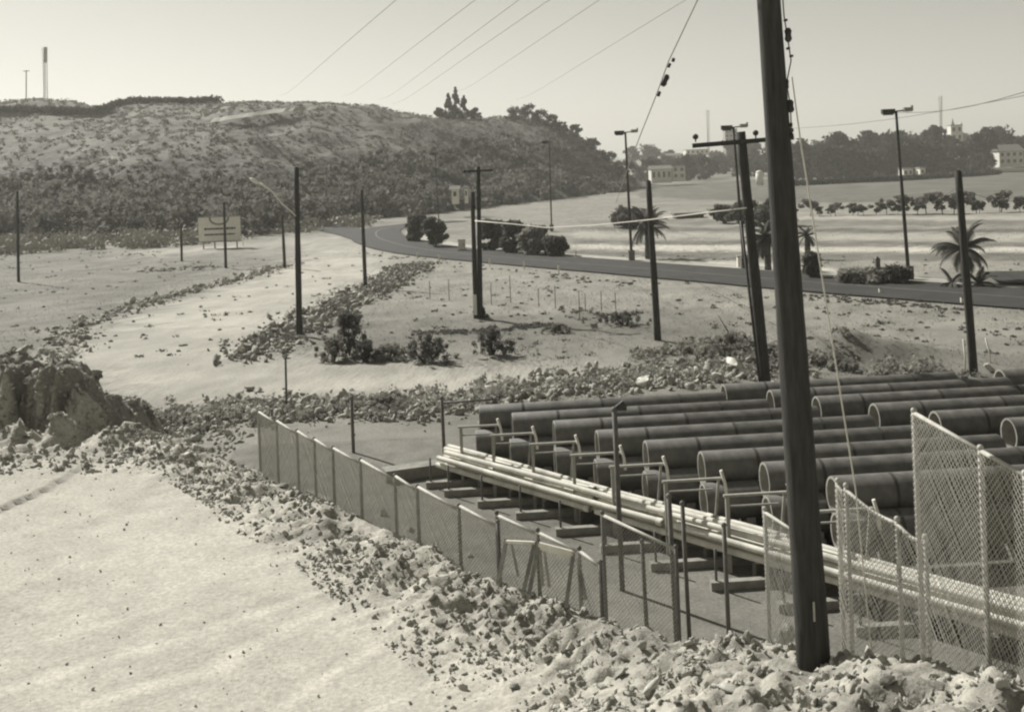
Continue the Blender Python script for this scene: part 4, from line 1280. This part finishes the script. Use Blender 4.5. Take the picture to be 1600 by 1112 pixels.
# goalpost frames over the white stack, one at each pipe row
fpx = [(720, 667), (770, 680), (832, 694), (896, 711), (957, 729), (1040, 752), (1136, 774), (1262, 800)]
for k, (px, py) in enumerate(fpx):
    e = ends[k]
    o = W(px, py, 1.5); o[2] = 0
    root = thing('timber_goalpost', o, 'pale timber post and bar reaching over the white stack to the %s pipe row' % ordn[k], 'post')
    z1 = 1.5
    part('post', MB().bar(o + (0, 0, -.1), o + (0, 0, z1 - .025), .075, .075, (0, 1, 0)), mat('pale_timber', .34, .9, 4, .2), root)
    bl = .95 + .04 * k
    part('bar', MB().bar(o + (0, 0, z1) - PAX * .07, o + PAX * bl + (0, 0, z1), .07, .045), MATS['pale_timber'], root)
    part('bar', MB().bar(o + (0, 0, z1 - .21) + PAX * .039, o + PAX * bl * .85 + (0, 0, z1 - .21), .04, .03), M_TIMBER, root)
    part('brace', MB().bar(o + PAX * (bl - .22) + (0, 0, .0), o + PAX * (bl - .05) + (0, 0, z1 - .024), .05, .05, (0, 1, 0)), M_TIMBER, root)
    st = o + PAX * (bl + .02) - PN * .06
    part('stake', MB().tube([st + PAX * .07 + (0, 0, 1.12), st + PAX * .045 + (0, 0, 1.4), st - PAX * .03 + (0, 0, 1.68)], .034, 7), M_TIMBERW, root)  # added white strip, stands in for the sunlit inner rim of the pipe end

# white pipe stack
A = W(683, 729, .40); B_ = W(1640, 1012, .40)
sd = B_ - A; SL = np.linalg.norm(sd); sd /= SL
sn_ = np.array([-sd[1], sd[0], 0])                         # towards the steel pipes
if sn_[0] < 0: sn_ = -sn_
WR = .064
lay = []
for lz in range(3):
    for k in range((4, 4, 3)[lz]):
        lay.append((k * .2 + (.0, .03, .1)[lz] + random.uniform(-.02, .02), 0.45 + lz * .175, lz))
lay += [(1.05, .45, 0), (1.25, .45, 0)]
for k, (off, z, lz) in enumerate(lay):
    cuts = [0, random.choice((.3, .36, .5, .56)), 1.0]
    ly = ('bottom', 'middle', 'top')[lz]
    for j in range(2):
        p = A + sd * (SL * cuts[j] + (random.uniform(-.3, .25) if j == 0 else random.uniform(.03, .25))) + sn_ * off
        q = A + sd * (SL * cuts[j + 1] - random.uniform(.0, .1)) + sn_ * (off + random.uniform(-.03, .03))
        if off > 1: q = p + (q - p) * random.uniform(.5, .8)
        p[2] = q[2] = z
        n6 = [p + (q - p) * i / 6 - (0, 0, .012 * math.sin(i * 1.05 + k)) for i in range(7)]
        tb = MB().tube(n6, WR, 14, cap=False)
        tb.tube([v + (0, 0, 0) for v in n6], WR * .8, 12, cap=False)
        o_ = solo('white_pipe', tb, M_WPIPE, p, 'thin white pipe in the %s layer of the long low stack' % ly, 'pipe', 'white pipes of the stack, %s layer' % ly)
        cpl = MB().tube([q - sd * .16, q - sd * .02], WR + .014, 14, cap=False)
        ob('coupling', cpl.mesh('coupling', p), M_TIMBERW, o_)
ncr = 13
for k in range(ncr):
    c = A + sd * SL * (k + .35) / ncr
    c[2] = 0.0
    z0 = H(c[0], c[1])
    root = thing('support_block', (c[0], c[1], z0), 'timber block bearing the white pipe stack', 'block', 'blocks under the white pipe stack')
    part('block', MB().bar(c + sn_ * .06 + (0, 0, (z0 + .38) / 2), c + sn_ * 1.45 + (0, 0, (z0 + .38) / 2), .08, .38 - z0), mat('dark_timber', .12, .9, 4, .3), root)
    part('wedge', MB().bar(c + sn_ * .01 + sd * .1 + (0, 0, .36), c + sn_ * .3 + sd * .1 + (0, 0, .385), .08, .03), M_TIMBER, root)
for px, py in ((666, 757), (694, 770), (746, 787), (806, 805), (868, 830), (938, 856), (1016, 884), (1110, 914), (1215, 948), (1335, 985)):
    l = W(px, py, .08); l[2] = H(l[0], l[1]) + .075
    rgt = l + PAX * 2.3
    root = thing('sleeper_support', (l[0], l[1], l[2] - .075), 'timber sleeper with upright stake beside the white pipe stack', 'sleeper', 'sleepers beside the white pipe stack')
    part('sleeper', MB().bar(l, rgt, .17, .16), M_TIMBER, root)
    q = l + PAX * .12 + PN * .02
    part('stake', MB().tube([q, q + (0, 0, .68)], .026, 7), M_GALVD, root)

# ================================================================== CHAIN LINK FENCES
def link_mesh(b0, b1, t0, t1, pitch=.07, r_=.0042):
    b0, b1, t0, t1 = [np.asarray(v, float) for v in (b0, b1, t0, t1)]
    Wd = np.linalg.norm(b1 - b0); Hh = (np.linalg.norm(t0 - b0) + np.linalg.norm(t1 - b1)) / 2
    S = []
    step = pitch * 1.414 / 2 * 1.0
    m = int((Wd + Hh) / (pitch)) + 1
    for i in range(m):
        c = i * pitch
        u0, v0 = (c, 0) if c <= Wd else (Wd, c - Wd)       # u+v=c
        u1, v1 = (c - Hh, Hh) if c >= Hh else (0, c)
        if abs(u1 - u0) > 1e-4: S.append((u0, v0, u1, v1))
        S.append((Wd - u0, v0, Wd - u1, v1)) if abs(u1 - u0) > 1e-4 else None
    S = np.array(S)
    def at(u, v):
        u = u[:, None] / Wd; v = v[:, None] / Hh
        return (b0 * (1 - u) + b1 * u) * (1 - v) + (t0 * (1 - u) + t1 * u) * v
    P, Q = at(S[:, 0], S[:, 1]), at(S[:, 2], S[:, 3])
    nrm = np.cross(b1 - b0, (0, 0, 1.0)); nrm /= np.linalg.norm(nrm)
    # slack: a gentle belly, two pieces per wire
    mid = (P + Q) / 2 + nrm * (0.02 * RNG.normal(size=(len(P), 1)) * .3)
    Vs, Fs, o = [], [], 0
    for X, Y in ((P, mid), (mid, Q)):
        tdr = Y - X; tdr /= np.linalg.norm(tdr, axis=1)[:, None]
        s1 = np.cross(tdr, nrm)
        for k in range(3):
            a = 2 * math.pi * k / 3
            Vs.append(X + r_ * (math.cos(a) * nrm + math.sin(a) * s1))
        for k in range(3):
            a = 2 * math.pi * k / 3
            Vs.append(Y + r_ * (math.cos(a) * nrm + math.sin(a) * s1))
        N_ = len(X); ii = np.arange(N_) + o
        for k in range(3):
            Fs.append(np.stack([ii + k * N_, ii + ((k + 1) % 3) * N_, ii + (3 + (k + 1) % 3) * N_, ii + (3 + k) * N_], -1))
        o += 6 * N_
    return np.concatenate(Vs), np.concatenate(Fs)
def fence(name, posts, label, hgt, pr=.032, rail=True, pm=M_GALVD, step=.0, sag=0.0, r_=.0042, pitch=.07, ext=.06):
    """posts: world tops"""
    posts = [np.asarray(p, float) for p in posts]
    bases = [p - (0, 0, hgt) for p in posts]
    root = thing(name, bases[0], label, 'fence')
    for p, b in zip(posts, bases):
        part('post', MB().tube([b - (0, 0, .3), p + (0, 0, ext)], pr, 8).ball(p + (0, 0, ext), pr * 1.25, 8, 5), pm, root)
    for i in range(len(posts) - 1):
        p, q = posts[i] + (0, 0, step), posts[i + 1] - (0, 0, step * .6)
        if rail:
            if sag:
                pts = [p + (q - p) * k / 8 - (0, 0, sag * math.sin(math.pi * k / 8)) for k in range(9)]
            else:
                pts = [p, q]
            part('top_rail', MB().tube(pts, pr * .85, 8), M_GALV, root)
        dirv = (q - p) / np.linalg.norm(q - p)
        nrm = np.cross(dirv, (0, 0, 1.0)); nrm /= np.linalg.norm(nrm)
        off = nrm * (pr + .012)
        if off[1] > 0: off = -off
        V, Fc = link_mesh(bases[i] + off, bases[i + 1] + off, p + off, q + off, pitch, r_)
        me = mesh_np('wire_mesh', V - np.array(root.location), Fc)
        ob('wire_mesh', me, M_GALV, root)
    return root
def top_at(px, py, z=2.1):
    return W(px, py, z)
# the long run
runA = [(404, 646), (432, 660), (464, 676), (491, 689), (520, 703), (563, 722), (617, 747), (652, 764), (717, 794), (778, 820)]
fence('chain_link_fence', [top_at(a, b) for a, b in runA], 'long chain link fence run stepping along the berm past the white pipe stack', 2.1, step=.05, r_=.0055)
fence('chain_link_fence', [top_at(a, b) for a, b in ((776, 806), (840, 833), (905, 862), (938, 884))], 'short chain link run with leaning timber frames propped on it', 2.1, step=.02, r_=.0045)
fence('chain_link_fence', [PD(941, 804, 18.2), PD(1056, 858, 16.6)], 'single chain link panel between bare posts beside the tall yard post', 1.95, r_=.003, ext=.04)
fence('chain_link_fence', [PD(1195, 800, 17.6), PD(1250, 836, 16.3)], 'pale chain link panel just left of the big pole', 2.3, pm=M_GALV, r_=.0045)
tE = [PD(1309, 757, 14.9), PD(1322, 765, 14.6), PD(1402, 818, 13.5), PD(1446, 846, 12.9)]
fence('chain_link_fence', tE, 'wavy chain link panel with sagging rail right of the big pole', 2.3, pm=M_GALV, sag=.06, r_=.005)
tF = [PD(1428, 645, 12.6), PD(1532, 704, 11.2), PD(1602, 744, 10.35), PD(1700, 800, 9.5)]
fence('chain_link_fence', tF, 'tallest chain link panel, taut and wide meshed, on top of the berm', 2.75, pm=M_GALV, r_=.0055, pitch=.072, ext=.03, pr=.03)
# bare posts
def bare(bp, tp, d, label, r_=.035, m=M_GALVD):
    t = PD(tp[0], tp[1], d); b = PD(bp[0], bp[1], d)
    z = H(b[0], b[1])
    root = thing('bare_post', (b[0], b[1], z), label, 'post')
    part('tube', MB().tube([(b[0], b[1], min(z, b[2]) - .2), t], r_, 10), m, root)
    part('cap', MB().ball(t, r_ * 1.3, 8, 5), m, root)
    return root
bare((1078, 990), (1066, 786), 17.2, 'bare post beside the single chain link panel')
bare((1058, 992), (1045, 775), 17.0, 'bare pale post standing before the single chain link panel', .04)
bare((1139, 985), (1131, 820), 16.6, 'lone bare post in front of the white pipe stack')
bare((1011, 965), (1003, 845), 17.3, 'thin bare post inside the single chain link panel')
bare((972, 905), (960, 640), 20.5, 'tall thin yard post with a small bracket on top', .05)
br = PD(964, 640, 20.5)
solo('post_bracket', MB().bar(br + (-.05, 0, 0), br + (.14, 0, .14), .08, .08).box(br + (.1, 0, .05), (.16, .1, .12)), M_DARK, br, 'small dark bracket with lamp fixed on the tall yard post', 'bracket')
bare((448, 642), (446, 560), 38.0, 'slim stake standing in the rubble behind the fence end', .04)
bare((553, 720), (549, 622), 31.5, 'slim dark stake behind the long chain link fence', .05)
bare((694, 700), (690, 622), 31.0, 'slim dark stake near the corner of the pipe yard', .05)
# low rail and dark ditch board at the yard corner
p, q = PD(692, 629, 31.2), PD(775, 624, 31.2)
solo('low_rail', MB().tube([p, q], .03, 7), M_GALVD, p, 'thin low rail running from the stake behind the first pipe', 'rail')
p, q = W(600, 742, .15), W(700, 728, .15)
solo('timber_beam', MB().bar(p, q, .5, .3), M_TIMBER, p, 'heavy grey timber beam on the ground at the stack end', 'beam')
p, q = W(480, 768, 1.1), W(512, 781, 1.1)
p = G(482, 770) + (0, 0, .05); q = G(516, 786) + (0, 0, .05)
solo('plank', MB().bar(p, q, .14, .05), M_TIMBER, p, 'short weathered plank lying on the berm', 'plank')
# leaning timber frames
def lean(tp0, tp1, bp0, bp1, d, label, broad=.10):
    t0, t1 = PD(*tp0, d), PD(*tp1, d - .15)
    b0, b1 = PD(*bp0, d - .55), PD(*bp1, d - .65)
    root = thing('leaning_barricade', (b0 + b1) / 2, label, 'barricade')
    part('leg', MB().bar(b0, t0, .10, .06, (1, 0, 0)), M_TIMBER, root)
    part('leg', MB().bar(b1, t1, .10, .06, (1, 0, 0)), M_TIMBER, root)
    part('back_leg', MB().bar(b0 + (.32, .3, 0), t0 + (.07, .1, -.03), .07, .05, (1, 0, 0)), M_GALV, root)
    part('back_leg', MB().bar(b1 + (.32, .3, 0), t1 + (.07, .1, -.03), .07, .05, (1, 0, 0)), M_GALV, root)
    part('top_board', MB().bar(t0 + (0, -.06, .0), t1 + (0, -.06, .0), .04, broad), M_TIMBERW, root)
lean((791, 844), (836, 846), (778, 912), (817, 928), 17.7, 'leaning timber frame with pale top board propped on the short fence run', .05)
lean((842, 850), (896, 864), (826, 930), (884, 950), 17.0, 'second leaning timber frame with broad white top board', .11)
# faint old wire fence in the grass
b0 = G(690, 470)
root = thing('wire_fence', b0, 'row of thin pale stakes of an old wire fence in the grass', 'fence')
for px, py, h in ((672, 468, 30), (702, 470, 34), (768, 476, 34), (798, 474, 44), (842, 480, 30), (868, 482, 36), (906, 500, 46), (915, 488, 30), (940, 486, 32), (962, 484, 28)):
    g = G(px, py)
    part('stake', MB().tube([g - (0, 0, .1), g + (0, 0, h * g[1] / F)], .03, 6), M_TIMBER, root)
for (x0, y0, x1, y1, lab) in ((1508, 582, 1505, 530, 'thin pale stake left of the leaning pole at the pipe ends'), (1548, 568, 1540, 528, 'thin crooked pale stake right of the leaning pole')):
    g = G(x0, y0); t = PD(x1, y1, g[1])
    solo('thin_stake', MB().tube([g, (g + t) / 2 + (.03, 0, 0), t], .03, 6), M_TIMBERW, g, lab, 'stake')

# ================================================================== HAZE
hz_m = bpy.data.materials.new('haze_air')
hz_m.use_nodes = True
hn = hz_m.node_tree
hn.nodes.clear()
hv = hn.nodes.new('ShaderNodeVolumePrincipled')
hv.inputs['Color'].default_value = (0.9, 0.89, 0.8, 1)
hv.inputs['Density'].default_value = 0.00042
hv.inputs['Anisotropy'].default_value = 0.2
hn.links.new(hv.outputs[0], hn.nodes.new('ShaderNodeOutputMaterial').inputs['Volume'])
hz_o = ob('haze', MB().box((0, 840, 38), (3000, 1840, 90)).mesh('haze'), hz_m)
tag(hz_o, 'thin pale haze in the air over the plain', 'haze', kind='stuff')
